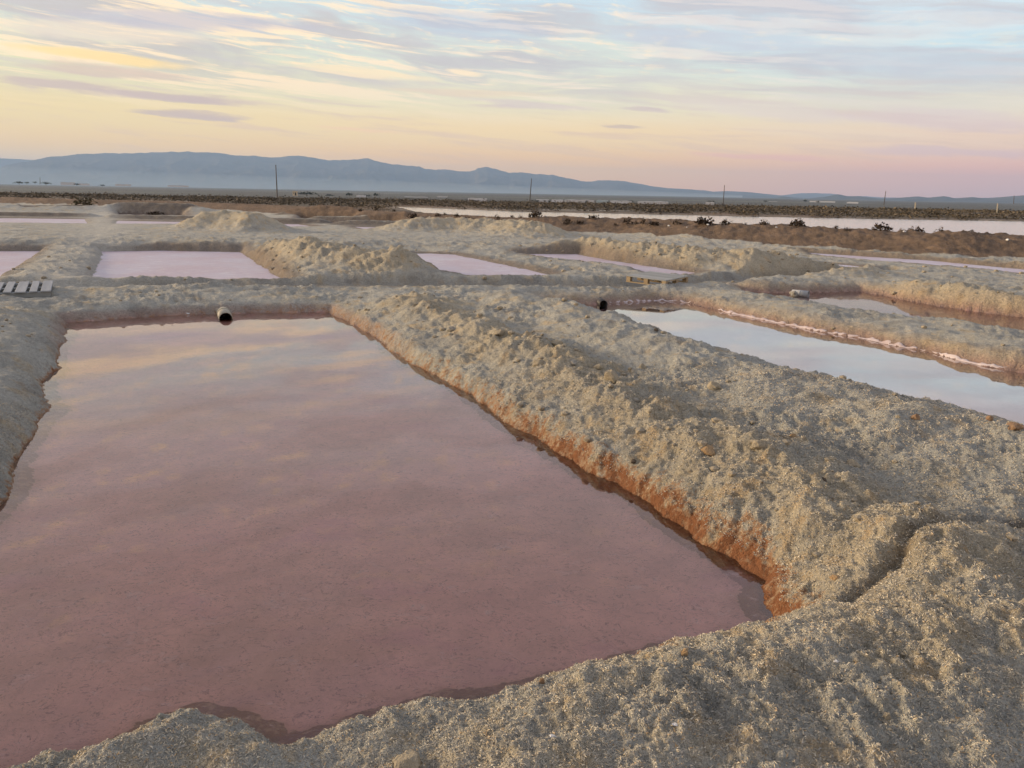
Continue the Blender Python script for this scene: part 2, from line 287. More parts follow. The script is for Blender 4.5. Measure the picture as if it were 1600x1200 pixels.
def terrain(x, y, full=True):
    """height of the ground and, with full, what it is made of there"""
    x = np.asarray(x, np.float64); y = np.asarray(y, np.float64)
    r = np.hypot(x, y)
    near = 1 - sstep(7, 16, r); mid = 1 - sstep(25, 60, r); far = sstep(110, 420, y)
    L1 = fbm(x, y, .45, 3, 1); L2 = fbm(x, y, 1.7, 3, 11); L3 = fbm(x, y, 6., 3, 21)
    z = .23 - .08 * sstep(19, 27, r) + .05 * L1 * mid * (1 - .5 * sstep(19, 27, r)) - 4.3 * far
    z = z - .06 * sstep(28, 31, r) * (1 - sstep(70, 80, r))
    z = z + far * 1.2 * fbm(x, y, .004, 3, 31)
    fresh = np.zeros_like(z)
    wxx = x + .22 * fbm(x, y, 1.1, 3, 41); wyy = y + .22 * fbm(x, y, 1.1, 3, 51)
    for pts, amp, wid, lump, fr in RIDGES:
        d = line_dist(wxx, wyy, pts, wid * 3 + 1)
        g = np.exp(-(d / wid) ** 2)
        z = z + amp * g * (1 + lump * (.42 * L2 + .30 * L1 + .2 * L3))
        fresh = np.maximum(fresh, fr * np.exp(-(d / (wid * 1.25)) ** 2))
    # the crack where the long bank breaks away from the foreground
    gd = line_dist(x + .05 * L3, y + .05 * L3, GULLY, 1.5)
    z = z - .055 * np.exp(-(gd / .04) ** 2) + .015 * np.exp(-((gd - .2) / .13) ** 2)
    # lumps and clotted crust
    L4 = fbm(x, y, 13., 2, 26)
    calm = sstep(-.35, .45, fbm(x, y, .75, 3, 36) + .25 * L2) * (1 - .6 * np.exp(-(line_dist(x, y, RIDGE_CREST, 3.) / .7) ** 2))
    calm = np.maximum(calm, .6 * np.minimum(fresh, 1.))
    rough = (.06 * L2 + (.012 + .046 * calm) * L3 + (.006 + .022 * calm) * L4 * (1 - sstep(14, 30, r))) * mid
    rough = rough + fresh * mid * (.10 * (ridged(x * .8 - y * .25, y * .5, 2.6, 4, 61) - .55) + .05 * fbm(x, y, 4.5, 4, 71))
    if near.max() > 0:
        k = near > 0
        hf = np.zeros_like(z)
        xk, yk = x[k], y[k]; nk = near[k]
        c1 = fbm(xk, yk, 16., 2, 81); c2 = fbm(xk, yk, 42., 2, 91)
        hf[k] = nk * (.016 * c1 + .010 * c2) * (.65 + .9 * calm[k])
        rough = rough + hf
    # pans cut in
    crusty = (1 - sstep(.05, .5, np.abs(poly_dist(x, y, PAN_MAIN, 2.)))) * near
    rough = rough + crusty * .075 * (ridged(x, y, 7., 3, 161) - .5)
    px = x + .09 * fbm(x, y, 1.6, 2, 101) + .035 * mid * fbm(x, y, 6., 2, 111) + .018 * near * fbm(x, y, 17., 2, 121)
    py = y + .09 * fbm(x, y, 1.6, 2, 131) + .035 * mid * fbm(x, y, 6., 2, 141) + .018 * near * fbm(x, y, 17., 2, 151)
    S = np.ones_like(z); floor = np.zeros_like(z); base_lev = np.zeros_like(z); repose = np.full_like(z, 99.); D = {}
    for kind, pts, bw, dep, pw, lev in PANS:
        d = poly_dist(px, py, pts, 2.5)
        t1 = np.clip(d / (.15 if lev == 0 else .3), 0, 1); t2 = np.clip(d / bw, 0, 1)
        si = .46 * (1 - (1 - t1) ** 2) + .54 * (1 - (1 - t2) ** pw)
        base_lev = np.where(si < S, lev, base_lev); S = np.minimum(S, si)
        repose = np.minimum(repose, lev + .16 + .62 * np.maximum(d, 0) * (1 + .25 * L2))
        floor = np.where(d < 0, -dep * sstep(0, .22, -d), floor)
        D[kind] = np.minimum(D.get(kind, 99.), d)
    dc = poly_dist(px, py, CHANNEL, 2.5)
    dr = poly_dist(px, py, LAKE, 8.)
    repose = np.minimum(repose, .24 + .6 * np.maximum(dc - .25, 0) * (1 + .25 * L2))
    z = np.minimum(z, repose + .25 * np.maximum(z - repose, 0)) + rough
    z = np.where(S < 1, base_lev + (np.maximum(z, base_lev + .03) - base_lev) * S + floor, z)
    z = z - np.maximum(z - .05, 0) * (1 - sstep(0., .35, dc))
    z = np.where((dr < 3.) & (y > 75), np.where(dr < 0, -.4, .02 + (z - .02) * sstep(-.2, 2.5, dr)), np.where(dr < 0, np.where(line_dist(x, y, DYKE, 6.) > 3.2, -.4, z), z))
    if not full: return z
    return z, dict(calm=calm, D=D, dc=dc, dr=dr, fresh=fresh, L1=L1, L2=L2, L3=L3, r=r, far=far, gd=gd)

LAKE = [tuple(p) for p in LAKE_TIP] + [(-3, 49.5), (2.5, 44), (7.5, 41), (12.2, 36), (15, 33.5), (22, 34), (34, 30), (90, 26)] + [tuple(p) for p in RESERVOIR[::-1]]
def gz(x, y): return float(terrain(np.array([x]), np.array([y]), False)[0])

# which side of the dyke: outside it the salt works end
WORKS = [(-72, 50)] + [tuple(p) for p in DYKE] + [(90, 10), (60, -60), (-200, -60), (-200, 40)]

# ------------------------------------------------------------------ object helpers
def tag(o, label=None, cat=None, group=None, kind=None):
    if label: o['label'] = label
    if cat: o['category'] = cat
    if group: o['group'] = group
    if kind: o['kind'] = kind
    return o
def link(o, parent=None):
    COL.objects.link(o)
    if parent: o.parent = parent
    return o
def mesh_np(name, co, faces, mat=None, parent=None, smooth=False):
    me = bpy.data.meshes.new(name); co = np.asarray(co, np.float32); faces = np.asarray(faces, np.int32)
    n, k = faces.shape
    me.vertices.add(len(co)); me.vertices.foreach_set('co', co.ravel())
    me.loops.add(n * k); me.loops.foreach_set('vertex_index', faces.ravel())
    me.polygons.add(n); me.polygons.foreach_set('loop_start', np.arange(0, n * k, k, dtype=np.int32))
    me.update(calc_edges=True)
    me.polygons.foreach_set('use_smooth', np.full(n, smooth))
    if mat: me.materials.append(mat)
    return link(bpy.data.objects.new(name, me), parent)
def obj_bm(name, bm, mat, parent=None, smooth=False):
    me = bpy.data.meshes.new(name); bm.normal_update(); bm.to_mesh(me); bm.free()
    if mat: me.materials.append(mat)
    if smooth:
        for p in me.polygons: p.use_smooth = True
    return link(bpy.data.objects.new(name, me), parent)
def empty(name, loc, rz=0.):
    o = bpy.data.objects.new(name, None); o.location = loc; o.rotation_euler = (0, 0, rz); o.empty_display_size = .2
    return link(o)
def set_color(me, name, rgb):
    a = me.attributes.new(name, 'FLOAT_COLOR', 'POINT')
    c = np.ones((len(rgb), 4), np.float32); c[:, :3] = rgb; a.data.foreach_set('color', c.ravel())
def set_float(me, name, v):
    a = me.attributes.new(name, 'FLOAT', 'POINT'); a.data.foreach_set('value', np.asarray(v, np.float32))
def box(bm, x0, x1, y0, y1, z0, z1, bev=0.):
    vs = bmesh.ops.create_cube(bm, size=1.)['verts']
    for v in vs: v.co = Vector(((x0 + x1) / 2 + v.co.x * (x1 - x0), (y0 + y1) / 2 + v.co.y * (y1 - y0), (z0 + z1) / 2 + v.co.z * (z1 - z0)))
    if bev: bmesh.ops.bevel(bm, geom=list({e for v in vs for e in v.link_edges}), offset=bev, segments=1, affect='EDGES')

def material(name):
    m = bpy.data.materials.new(name); m.use_nodes = True
    k = Nodes(m.node_tree); out = k.n('ShaderNodeOutputMaterial')
    return m, k, out
def simple(name, c1, c2, scale=8., rough=.8, bump=.3, bdist=.01, stretch=(1, 1, 1), spec=.3):
    m, k, out = material(name)
    tcn = k.n('ShaderNodeTexCoord'); mp = k.n('ShaderNodeMapping'); k.put(mp.inputs[0], tcn.outputs['Object']); mp.inputs['Scale'].default_value = stretch
    oi = k.n('ShaderNodeObjectInfo')
    f = k.noise(mp.outputs[0], scale, 5, .6)
    f = k.m('ADD', f, k.mul(k.sub(oi.outputs['Random'], .5), .3), clamp=True)
    b = k.n('ShaderNodeBsdfPrincipled'); k.put(b.inputs['Base Color'], k.mix(k.mr(f, .3, .7), c1, c2)); b.inputs['Roughness'].default_value = rough
    b.inputs['Specular IOR Level'].default_value = spec
    bp = k.n('ShaderNodeBump'); bp.inputs['Strength'].default_value = bump; bp.inputs['Distance'].default_value = bdist
    k.put(bp.inputs['Height'], k.noise(mp.outputs[0], scale * 3, 4, .6)); k.put(b.inputs['Normal'], bp.outputs[0])
    k.put(out.inputs[0], b.outputs[0])
    return m

# ------------------------------------------------------------------ ground
def ground_material():
    m, k, out = material("salt_earth")
    ca = k.n('ShaderNodeAttribute', attribute_name='Col'); pa = k.n('ShaderNodeAttribute', attribute_name='pan')
    geo = k.n('ShaderNodeNewGeometry'); P = geo.outputs['Position']
    n_f = k.noise(P, 95., 3, .7); n_m = k.noise(P, 28., 4, .65); n_x = k.noise(P, 260., 2, .6)
    sp = k.add(k.mul(k.sub(n_f, .5), .75), k.mul(k.sub(n_m, .5), .55))
    sp = k.add(sp, k.mul(k.sub(n_x, .5), .45))
    pan = pa.outputs['Fac']
    val = k.add(1., k.mul(sp, k.mix(pan, (1.9,) * 3, (.35,) * 3)))
    grain = k.mix(1., ca.outputs['Color'], val, 'MULTIPLY')
    # grains of cream, rust and grey gypsum in the crust
    gn = k.noise(P, 120., 2, .5, out=1)
    sepn = k.n('ShaderNodeSeparateColor'); k.put(sepn.inputs[0], gn)
    dry = k.sub(1., pan)
    grain = k.mix(k.mul(k.mr(sepn.outputs[0], .60, .70), k.mul(dry, .55)), grain, (.66, .60, .48))
    grain = k.mix(k.mul(k.mr(sepn.outputs[1], .60, .72), k.mul(dry, .5)), grain, (.14, .135, .12))
    n3 = k.noise(P, 13., 5, .62); n4 = k.noise(P, 46., 3, .6)
    broad = k.noise(P, 3.3, 6, .66)
    grain = k.mix(1., grain, k.add(.62, k.mul(broad, .76)), 'MULTIPLY')
    st = k.n('ShaderNodeAttribute', attribute_name='stain').outputs['Fac']
    sv = k.add(st, k.mul(k.sub(n3, .5), 1.9)); sv = k.add(sv, k.mul(k.sub(n4, .5), .9))
    grain = k.mix(k.mul(k.mr(sv, .22, .62), k.mr(st, 0., .2, 0., .78)), grain, (.39, .22, .105))
    grain = k.mix(k.mul(k.mr(sv, .52, .92), .9), grain, (.23, .085, .03))
    # flaking skin of salt on the pan floor: thin dark curls and edges
    wv = k.n('ShaderNodeVectorMath', operation='ADD'); k.put(wv.inputs[0], P)
    sc = k.n('ShaderNodeVectorMath', operation='SCALE'); k.put(sc.inputs[0], k.noise(P, 6., 4, .6, out=1)); sc.inputs['Scale'].default_value = .22
    k.put(wv.inputs[1], sc.outputs[0])
    def crack(scale, wdt):
        v = k.n('ShaderNodeTexVoronoi', feature='DISTANCE_TO_EDGE'); k.put(v.inputs['Vector'], wv.outputs[0]); v.inputs['Scale'].default_value = scale
        return k.mr(v.outputs[0], 0., wdt, 1., 0.)
    patchy = k.mr(k.noise(P, 3.2, 4, .6), .48, .66); patchy2 = k.mr(k.noise(P, 7.5, 3, .6), .5, .68)
    cr = k.m('MAXIMUM', k.mul(crack(7., .05), patchy), k.mul(crack(15., .07), patchy2))
    grain = k.mix(k.mul(k.mul(cr, pan), .22), grain, (.20, .085, .08))
    mp = k.n('ShaderNodeMapping'); k.put(mp.inputs[0], wv.outputs[0]); mp.inputs['Rotation'].default_value = (0, 0, .35); mp.inputs['Scale'].default_value = (1., 1.9, 1.)
    f1 = k.noise(mp.outputs[0], 38., 4, .75); f2 = k.noise(mp.outputs[0], 9., 5, .7); f3 = k.noise(mp.outputs[0], 1.1, 4, .6)
    grain = k.mix(k.mul(k.mul(k.mr(f1, .53, .61), k.mr(f2, .40, .52)), k.mul(pan, .62)), grain, (.24, .10, .085))
    grain = k.mix(k.mul(k.mr(f2, .56, .74), k.mul(pan, .5)), grain, (.86, .60, .52))
    grain = k.mix(k.mul(k.mr(f3, .54, .70), k.mul(pan, .38)), grain, (.62, .25, .27))
    b = k.n('ShaderNodeBsdfPrincipled'); k.put(b.inputs['Base Color'], grain)
    b.inputs['Roughness'].default_value = .85; b.inputs['Specular IOR Level'].default_value = .25
    h = k.add(k.mul(n_f, .55), k.add(k.mul(n_m, .8), k.mul(n_x, .25))); h = k.add(h, k.mul(dry, k.add(k.mul(k.mul(n3, 2.3), k.mr(k.n('ShaderNodeAttribute', attribute_name='lumpy').outputs['Fac'], 0., 1., .25, 1.)), k.mul(broad, 3.2))))
    h = k.sub(h, k.mul(k.mul(cr, pan), .4))
    bp = k.n('ShaderNodeBump'); bp.inputs['Distance'].default_value = .035
    k.put(bp.inputs['Strength'], k.mr(pan, 0., 1., 1., .25)); k.put(bp.inputs['Height'], h); k.put(b.inputs['Normal'], bp.outputs[0])
    k.put(out.inputs[0], b.outputs[0])
    return m

def build_ground():
    fine = np.arange(-38., 40., .11)
    side = np.concatenate([np.arange(40., 60, .5), np.arange(60, 300, 5.), np.arange(300, 322., .5)])
    th = np.radians(np.concatenate([fine, side])); NA = len(th)
    rs = [.12]; r = .12
    while r < 40000:
        if r < 1.5: dr = .06
        elif r < 14: dr = max(.0054, .85 * (r * r + 4) / 1536.); dr = min(dr, .032 + .0034 * r)
        elif r < 74: dr = min(.032 + .0038 * r, .22)
        elif r < 140: dr = .9
        else: dr = r * .06
        r += dr; rs.append(r)
    rs = np.array(rs); NR = len(rs)
    RR, TT = np.meshgrid(rs, th, indexing='ij')
    X = (RR * np.sin(TT)).ravel(); Y = (RR * np.cos(TT)).ravel()
    z, q = terrain(X, Y)
    D = q['D']; L1, L2, L3 = q['L1'], q['L2'], q['L3']; fresh = q['fresh']; r = q['r']
    c = lambda *v: np.array(v, np.float32)
    def mixc(A, B, f): f = np.clip(f, 0, 1)[:, None]; return A * (1 - f) + B * f
    T1 = fbm(X, Y, .8, 3, 201); T2 = fbm(X, Y, 3.5, 3, 211); T3 = fbm(X, Y, 13., 2, 221)
    base = np.tile(c(*GREY), (len(X), 1))
    base = mixc(base, c(*TAN), sstep(.0, .45, .5 * T1 + .5 * T2 + .25 * T3 + fresh * .55 - .02))
    base = mixc(base, c(*TAN), fresh * .75)
    base = mixc(base, c(.22, .21, .185), sstep(.10, .5, -.6 * T1 + .7 * fbm(X, Y, 2.2, 3, 231)) * .6 * (1 - fresh * .6))
    base = mixc(base, c(.50, .33, .15), sstep(.22, .5, T2 + .35 * T3 - .1 * T1) * (.25 + .35 * fresh))
    # stained banks of the main pan: rust on the right and near side, a thin red line on the left
    d = D['main']; rightside = sstep(-1., .9, (X + .48 * (Y - 4.7) - (-3.4 + 2.8)))
    stain = (1 - sstep(-.02, .24, d + .12 * T2 + .05 * T3)) * (d < 2) * (.22 + .78 * rightside) * (.35 + .65 * (1 - sstep(4.0, 9.5, Y)))
    stain = np.maximum(stain, (1 - sstep(-.05, .07, d)) * (d < 2) * (.85 - .45 * sstep(8.5, 11., Y)))
    farbank = sstep(8.5, 11., Y)
    w3 = (1 - sstep(.02, .22, d + .06 * T2)) * (d < 2) * farbank
    base = mixc(base, c(.34, .225, .175), w3 * .7)
    for kind in ('second', 'third'):
        d = D[kind]
        base = mixc(base, c(.45, .325, .20), (1 - sstep(.1, .5, d + .15 * T2)) * (d < 2) * .5)
        base = mixc(base, c(.30, .155, .125), (1 - sstep(.0, .13, d + .05 * T2)) * (d < 2) * .65)
    d = np.minimum(D['salt'], D['pit'])
    base = mixc(base, c(.17, .125, .095), (1 - sstep(.1, .55 + .5 * sstep(28, 38, r), d + .12 * T2)) * (d < 2) * .75)
    base = mixc(base, c(.20, .17, .14), (1 - sstep(.0, .4, q['dc'])) * .5)
    for pts in FAR_BUNDS:                                          # wet mud plus painted-in shade on the near faces of the far dikes
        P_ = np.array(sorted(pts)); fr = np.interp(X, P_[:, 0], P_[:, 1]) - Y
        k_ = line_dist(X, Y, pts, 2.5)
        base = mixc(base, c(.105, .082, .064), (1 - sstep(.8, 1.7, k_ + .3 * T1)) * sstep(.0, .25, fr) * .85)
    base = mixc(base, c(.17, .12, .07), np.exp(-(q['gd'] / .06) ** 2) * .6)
    base = mixc(base, c(.50, .48, .41), np.exp(-(line_dist(X + .3 * L2, Y, PALE_PATH, 4.) / 1.0) ** 2) * .8)
    # floors under the brine
    pk = c(.77, .40, .30) * (1 + .10 * T1 + .10 * T2)[:, None] + c(.03, -.012, .005) * T1[:, None]
    inmain = (D['main'] < .0)
    f_main = sstep(.0, .05 + .10 * farbank, -D['main'])
    base = mixc(base, pk, f_main)
    edge = np.where((D['main'] < 0), (1 - sstep(.0, .22, -D['main'] + .06 * T2)), 0.)
    base = mixc(base, c(.34, .13, .06), edge * .8 * (1 - .7 * farbank))
    base = mixc(base, c(.33, .20, .16), edge * .7 * farbank)
    f2 = sstep(.04, .4, -np.minimum(D['second'], D['third']))
    base = mixc(base, c(.52, .32, .29) * (1 + .12 * T2)[:, None], f2)
    base = mixc(base, c(.12, .088, .07), np.where(D['pit'] < 0, 1., 0.))
        # brown dyke and the dark scrubland beyond the works
    dd = line_dist(X + .5 * L1, Y + .5 * L1, DYKE, 12.)
    inw = poly_dist(X, Y, WORKS, 40.); sgn = np.where(inw < 0, -1, 1)
    beyond = np.where((inw > 0), 1., 0.); beyond = np.where((inw > 90), np.where(Y > 40, 1., 0.), beyond)
    brown = c(.155, .102, .063) * (1 + .4 * T1 + .45 * T2)[:, None] + c(.05, .03, .012) * np.clip(T2, 0, 1)[:, None]
    base = mixc(base, brown, np.where((inw > -2.5 + .6 * L1) & (dd < 20), 1., 0.) * sstep(-1, 1, Y - 15))
    scrub = c(.105, .085, .058) * (1 + .35 * fbm(X, Y, .12, 3, 241) + .3 * T1)[:, None]
    scrub = mixc(scrub, c(.20, .12, .065), sstep(.0, .4, fbm(X, Y, .05, 3, 251)) * .6)
    scrub = mixc(scrub, c(.36, .33, .27), sstep(.28, .5, fbm(X * .3, Y, .08, 3, 261)) * .7 * (1 - q['far']))
    base = mixc(base, scrub, beyond * sstep(2.2, 3.6, dd))
    scrub = mixc(scrub, c(.075, .082, .072), sstep(250, 700, r) * .85)  # cooler with distance: haze over the far plain painted into its colour
    base = mixc(base, scrub, beyond * sstep(250, 700, r))
    shore = np.where((q['dr'] > -.5) & (q['dr'] < 2.2 + 1.5 * T1) & (Y > 80), 1., 0.)
    base = mixc(base, c(.24, .19, .14), shore * .7)
    field = sstep(.15, .4, fbm(X * .4, Y, .0032, 3, 271)) * sstep(500, 900, r)
    base = mixc(base, c(.13, .135, .105), field * .8)
    nearf = (1 - sstep(3., 9., r)) * (D['main'] > 0.05)
    base = base * (1 - .08 * nearf)[:, None]
    base = np.clip(base, .01, .9)
    pan = sstep(0, .08, -np.minimum(D['main'], np.minimum(D['second'], D['third'])))
    i = np.arange(NR - 1)[:, None] * NA + np.arange(NA)[None, :]; j = np.arange(NR - 1)[:, None] * NA + (np.arange(NA)[None, :] + 1) % NA
    F = np.stack([i, j, j + NA, i + NA], -1).reshape(-1, 4)[:, ::-1]
    o = mesh_np('ground', np.stack([X, Y, z], 1), F, ground_material(), None, True)
    cap = len(X)
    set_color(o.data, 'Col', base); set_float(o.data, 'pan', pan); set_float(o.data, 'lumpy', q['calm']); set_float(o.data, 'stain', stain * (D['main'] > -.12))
    tag(o, kind='structure')
    print('ground verts', len(X))
    return o
GROUND = build_ground()

# ------------------------------------------------------------------ brine and salt sheets
def grow(pts, d):
    n = len(pts); area = sum(pts[i][0] * pts[(i + 1) % n][1] - pts[(i + 1) % n][0] * pts[i][1] for i in range(n))
    s = 1 if area > 0 else -1; out = []
    for i in range(n):
        a, b, c = Vector(pts[i - 1]), Vector(pts[i]), Vector(pts[(i + 1) % n])
        e1 = (b - a).normalized(); e2 = (c - b).normalized()
        nrm = Vector((e1.y + e2.y, -(e1.x + e2.x))) * s
        out.append(b + nrm.normalized() * d)
    return out
def sheet(name, pts, z, mat, out=.16):
    bm = bmesh.new(); vs = [bm.verts.new((p[0], p[1], z)) for p in grow(pts, out)]
    f = bm.faces.new(vs); bmesh.ops.triangulate(bm, faces=[f])
    for f in bm.faces:
        f.normal_update()
        if f.normal.z < 0: f.normal_flip()
    return tag(obj_bm(name, bm, mat), kind='structure')
def brine(name, tint, rough=.012, rip=.0006, ior=1.345, power=.78, gloss=(1, .955, .93)):
    m, k, out = material(name)
    geo = k.n('ShaderNodeNewGeometry'); P = geo.outputs['Position']
    bp = k.n('ShaderNodeBump'); bp.inputs['Strength'].default_value = .35; bp.inputs['Distance'].default_value = rip
    k.put(bp.inputs['Height'], k.add(k.noise(P, 5., 2, .5), k.mul(k.noise(P, 31., 2, .5), .35)))
    fr = k.n('ShaderNodeFresnel'); fr.inputs[0].default_value = ior
    gl = k.n('ShaderNodeBsdfGlossy'); gl.inputs['Roughness'].default_value = rough; gl.inputs[0].default_value = (*gloss, 1); k.put(gl.inputs['Normal'], bp.outputs[0])
    tr = k.n('ShaderNodeBsdfTransparent'); tr.inputs[0].default_value = (*tint, 1)
    mx = k.n('ShaderNodeMixShader'); k.put(mx.inputs[0], k.m('POWER', fr.outputs[0], power)); k.put(mx.inputs[1], tr.outputs[0]); k.put(mx.inputs[2], gl.outputs[0])
    k.put(out.inputs[0], mx.outputs[0])
    return m
def salt_skin():
    m, k, out = material("salt_skin")
    geo = k.n('ShaderNodeNewGeometry'); P = geo.outputs['Position']
    n1 = k.noise(P, .55, 4, .6); n2 = k.noise(P, 3.5, 5, .65); n3 = k.noise(P, 18., 3, .6)
    col = k.mix(k.mr(n1, .35, .65), (.47, .37, .41), (.50, .45, .51))
    col = k.mix(k.mul(k.mr(n2, .45, .7), .6), col, (.58, .52, .56))
    col = k.mix(k.mul(k.mr(n3, .55, .75), .35), col, (.36, .26, .29))
    b = k.n('ShaderNodeBsdfPrincipled'); k.put(b.inputs['Base Color'], col)
    k.put(b.inputs['Roughness'], k.mr(n2, .3, .7, .28, .6)); b.inputs['Specular IOR Level'].default_value = .35
    bp = k.n('ShaderNodeBump'); bp.inputs['Strength'].default_value = .5; bp.inputs['Distance'].default_value = .02
    k.put(bp.inputs['Height'], k.add(n2, k.mul(n3, .5))); k.put(b.inputs['Normal'], bp.outputs[0])
    k.put(out.inputs[0], b.outputs[0])
    return m
M_PINK = brine('pink_brine', (.96, .89, .87)); M_CLEAR = brine('still_brine', (.92, .86, .84), power=.42); M_LAKE = brine('lake_water', (.75, .72, .70), .16, .02, 1.5)
M_SKIN = salt_skin()
sheet('water', PAN_MAIN, 0., M_PINK, .12); sheet('water', PAN_SECOND, 0., M_CLEAR, .12); sheet('water', PAN_THIRD, 0., brine('shallow_brine', (.90, .80, .77), .03, .001, power=1.0), .12)
for kind_, pts, a_, b_, c_, lev_ in PANS:
    if kind_ == 'salt': sheet('salt_water', pts, lev_, M_SKIN, .06)
sheet('reservoir_water', LAKE, .0, M_LAKE, 0.)

def salt_rim(pts, lo, hi, seed):
    """ragged white salt ledge lying along a waterline"""
    P = np.array(pts); seg = np.hypot(*np.diff(P, axis=0).T); L = np.concatenate([[0], np.cumsum(seg)]); n = int(L[-1] / .035)
    s_ = np.linspace(0, L[-1], n); x = np.interp(s_, L, P[:, 0]); y = np.interp(s_, L, P[:, 1])
    tx, ty = np.gradient(x), np.gradient(y); tl = np.hypot(tx, ty); nx, ny = -ty / tl, tx / tl
    wd = lo + (hi - lo) * np.clip(.5 + .9 * fbm(s_, np.zeros(n) + seed, 1.3, 3, seed), 0, 1); wd *= np.clip(np.minimum(s_, L[-1] - s_) / .3, .05, 1)
    k1 = .02 * fbm(s_, np.zeros(n), 9., 2, seed + 3)
    wob = .02 * fbm(s_, np.zeros(n), 1.2, 2, seed + 7)
    off = np.linspace(-.7, 1.1, 91); G = terrain(x[:, None] + nx[:, None] * off, y[:, None] + ny[:, None] * off, False)
    sh = off[np.argmax(G > .004, axis=1)]                            # where the bank leaves the water
    sh = np.convolve(np.pad(sh, 4, 'edge'), np.ones(9) / 9, 'valid')
    rows = [(-.6, .002), (-.45, .012), (.0, .014), (.12, .004)]; co = []
    for q, h in rows:
        X_ = x + nx * (sh + q * wd + k1 * .4); Y_ = y + ny * (sh + q * wd + k1 * .4)
        co.append(np.stack([X_, Y_, np.maximum(terrain(X_, Y_, False), 0.) + h + .004 * fbm(s_, np.zeros(n) + q, 12., 2, seed + 9)], 1))
    co = np.concatenate(co)
    i = np.arange(3)[:, None] * n + np.arange(n - 1)[None, :]
    F = np.stack([i, i + 1, i + n + 1, i + n], -1).reshape(-1, 4)
    o = mesh_np('salt_rim', co, F, M_RIM, None, True); tag(o, kind='stuff')
M_RIM = simple('white_salt', (.46, .36, .34), (.58, .50, .48), 9., .7, .6, .01)
for i_, pts_ in enumerate(RIMS): salt_rim(pts_, .035, .075, 800 + 20 * i_)

# ------------------------------------------------------------------ mountains
def interp(pts, a):
    P = np.array(sorted(pts)); return np.interp(a, P[:, 0], P[:, 1])
def mountain_range(name, crest, dist, depth, back, cols, seed, c1, c2, rough=.35):
    a0, a1 = crest[0][0], crest[-1][0]
    A = np.linspace(a0, a1, cols); E = interp(crest, A)
    zz_ = np.zeros(cols); E = E + (.07 * fbm(A, zz_, 1.1, 4, seed, .6) + .025 * ridged(A, zz_, 4., 3, seed + 9)) * np.clip(E, 0, 1.2)
    fade = np.minimum(1, np.minimum(A - a0, a1 - A) / 1.0)
    H = np.maximum(dist * np.tan(np.radians(E)) + 2., 0) * fade
    T = np.concatenate([np.linspace(0, 1, 34), np.linspace(1, 2, 10)[1:]])
    co = []
    s = np.radians(A) * dist
    for tt in T:
        rr = dist - depth * (1 - tt) if tt <= 1 else dist + back * (tt - 1)
        prof = (.12 * tt + .88 * tt ** 1.7) if tt <= 1 else (2 - tt) ** 1.3
        edge = math.sin(math.pi * min(tt, 1.) ** 1.1) if tt <= 1 else 0
        spur = ridged(s / 1000., np.full_like(s, rr / 1500.), 1.6, 4, seed) - .5
        h = H * (prof + rough * edge * spur * .9) - 6
        h = np.where(tt < .999, np.minimum(h, H * (.98 if tt < 1 else 1)), h)
        co.append(np.stack([rr * np.sin(np.radians(A)), rr * np.cos(np.radians(A)), h], 1))
    co = np.concatenate(co); n = cols
    i = np.arange(len(T) - 1)[:, None] * n + np.arange(n - 1)[None, :]
    F = np.stack([i, i + 1, i + n + 1, i + n], -1).reshape(-1, 4)
    m, k, out = material(name + '_rock')
    geo = k.n('ShaderNodeNewGeometry'); f = k.noise(geo.outputs['Position'], .0022, 6, .6)
    b = k.n('ShaderNodeBsdfPrincipled'); k.put(b.inputs['Base Color'], k.mix(k.mr(f, .35, .65), c1, c2)); b.inputs['Roughness'].default_value = 1.; b.inputs['Specular IOR Level'].default_value = 0.
    k.put(out.inputs[0], b.outputs[0])
    return tag(mesh_np(name, co, F, m, None, True), kind='structure')
mountain_range('mountains', RANGE_MAIN, 14000, 3200, 1500, 700, 301, (.085, .075, .06), (.13, .11, .085), .32)
mountain_range('mountains', RANGE_FAR, 16500, 1500, 1000, 300, 311, (.1, .09, .075), (.14, .12, .1))
mountain_range('hills', HILLS_NEAR, 9500, 1200, 900, 300, 321, (.075, .07, .05), (.12, .10, .075), .3)

# ------------------------------------------------------------------ scrub and bushes
def leaf_material(name, c1, c2, c3):
    m, k, out = material(name)
    ca = k.n('ShaderNodeAttribute', attribute_name='tone'); oi = k.n('ShaderNodeObjectInfo')
    b = k.n('ShaderNodeBsdfPrincipled')
    k.put(b.inputs['Base Color'], k.ramp(ca.outputs['Fac'], [(0, c1), (.55, c2), (1, c3)], 'LINEAR')); b.inputs['Roughness'].default_value = .8; b.inputs['Specular IOR Level'].default_value = .15
    k.put(out.inputs[0], b.outputs[0])
    return m
M_SCRUB = leaf_material('scrub_leaves', (.060, .050, .036), (.11, .09, .06), (.19, .15, .10))
M_BUSH = leaf_material('bush_leaves', (.022, .015, .010), (.045, .030, .018), (.075, .05, .028))
M_GREEN = leaf_material('tree_leaves', (.018, .024, .016), (.035, .045, .028), (.06, .07, .04))
M_PALE = leaf_material('pale_twigs', (.16, .12, .06), (.26, .20, .11), (.34, .27, .16))
M_OLIVE = leaf_material('olive_leaves', (.06, .055, .03), (.10, .085, .045), (.15, .12, .07))
M_BARK = simple('bark', (.05, .035, .025), (.10, .075, .05), 6., .9, .5, .02)
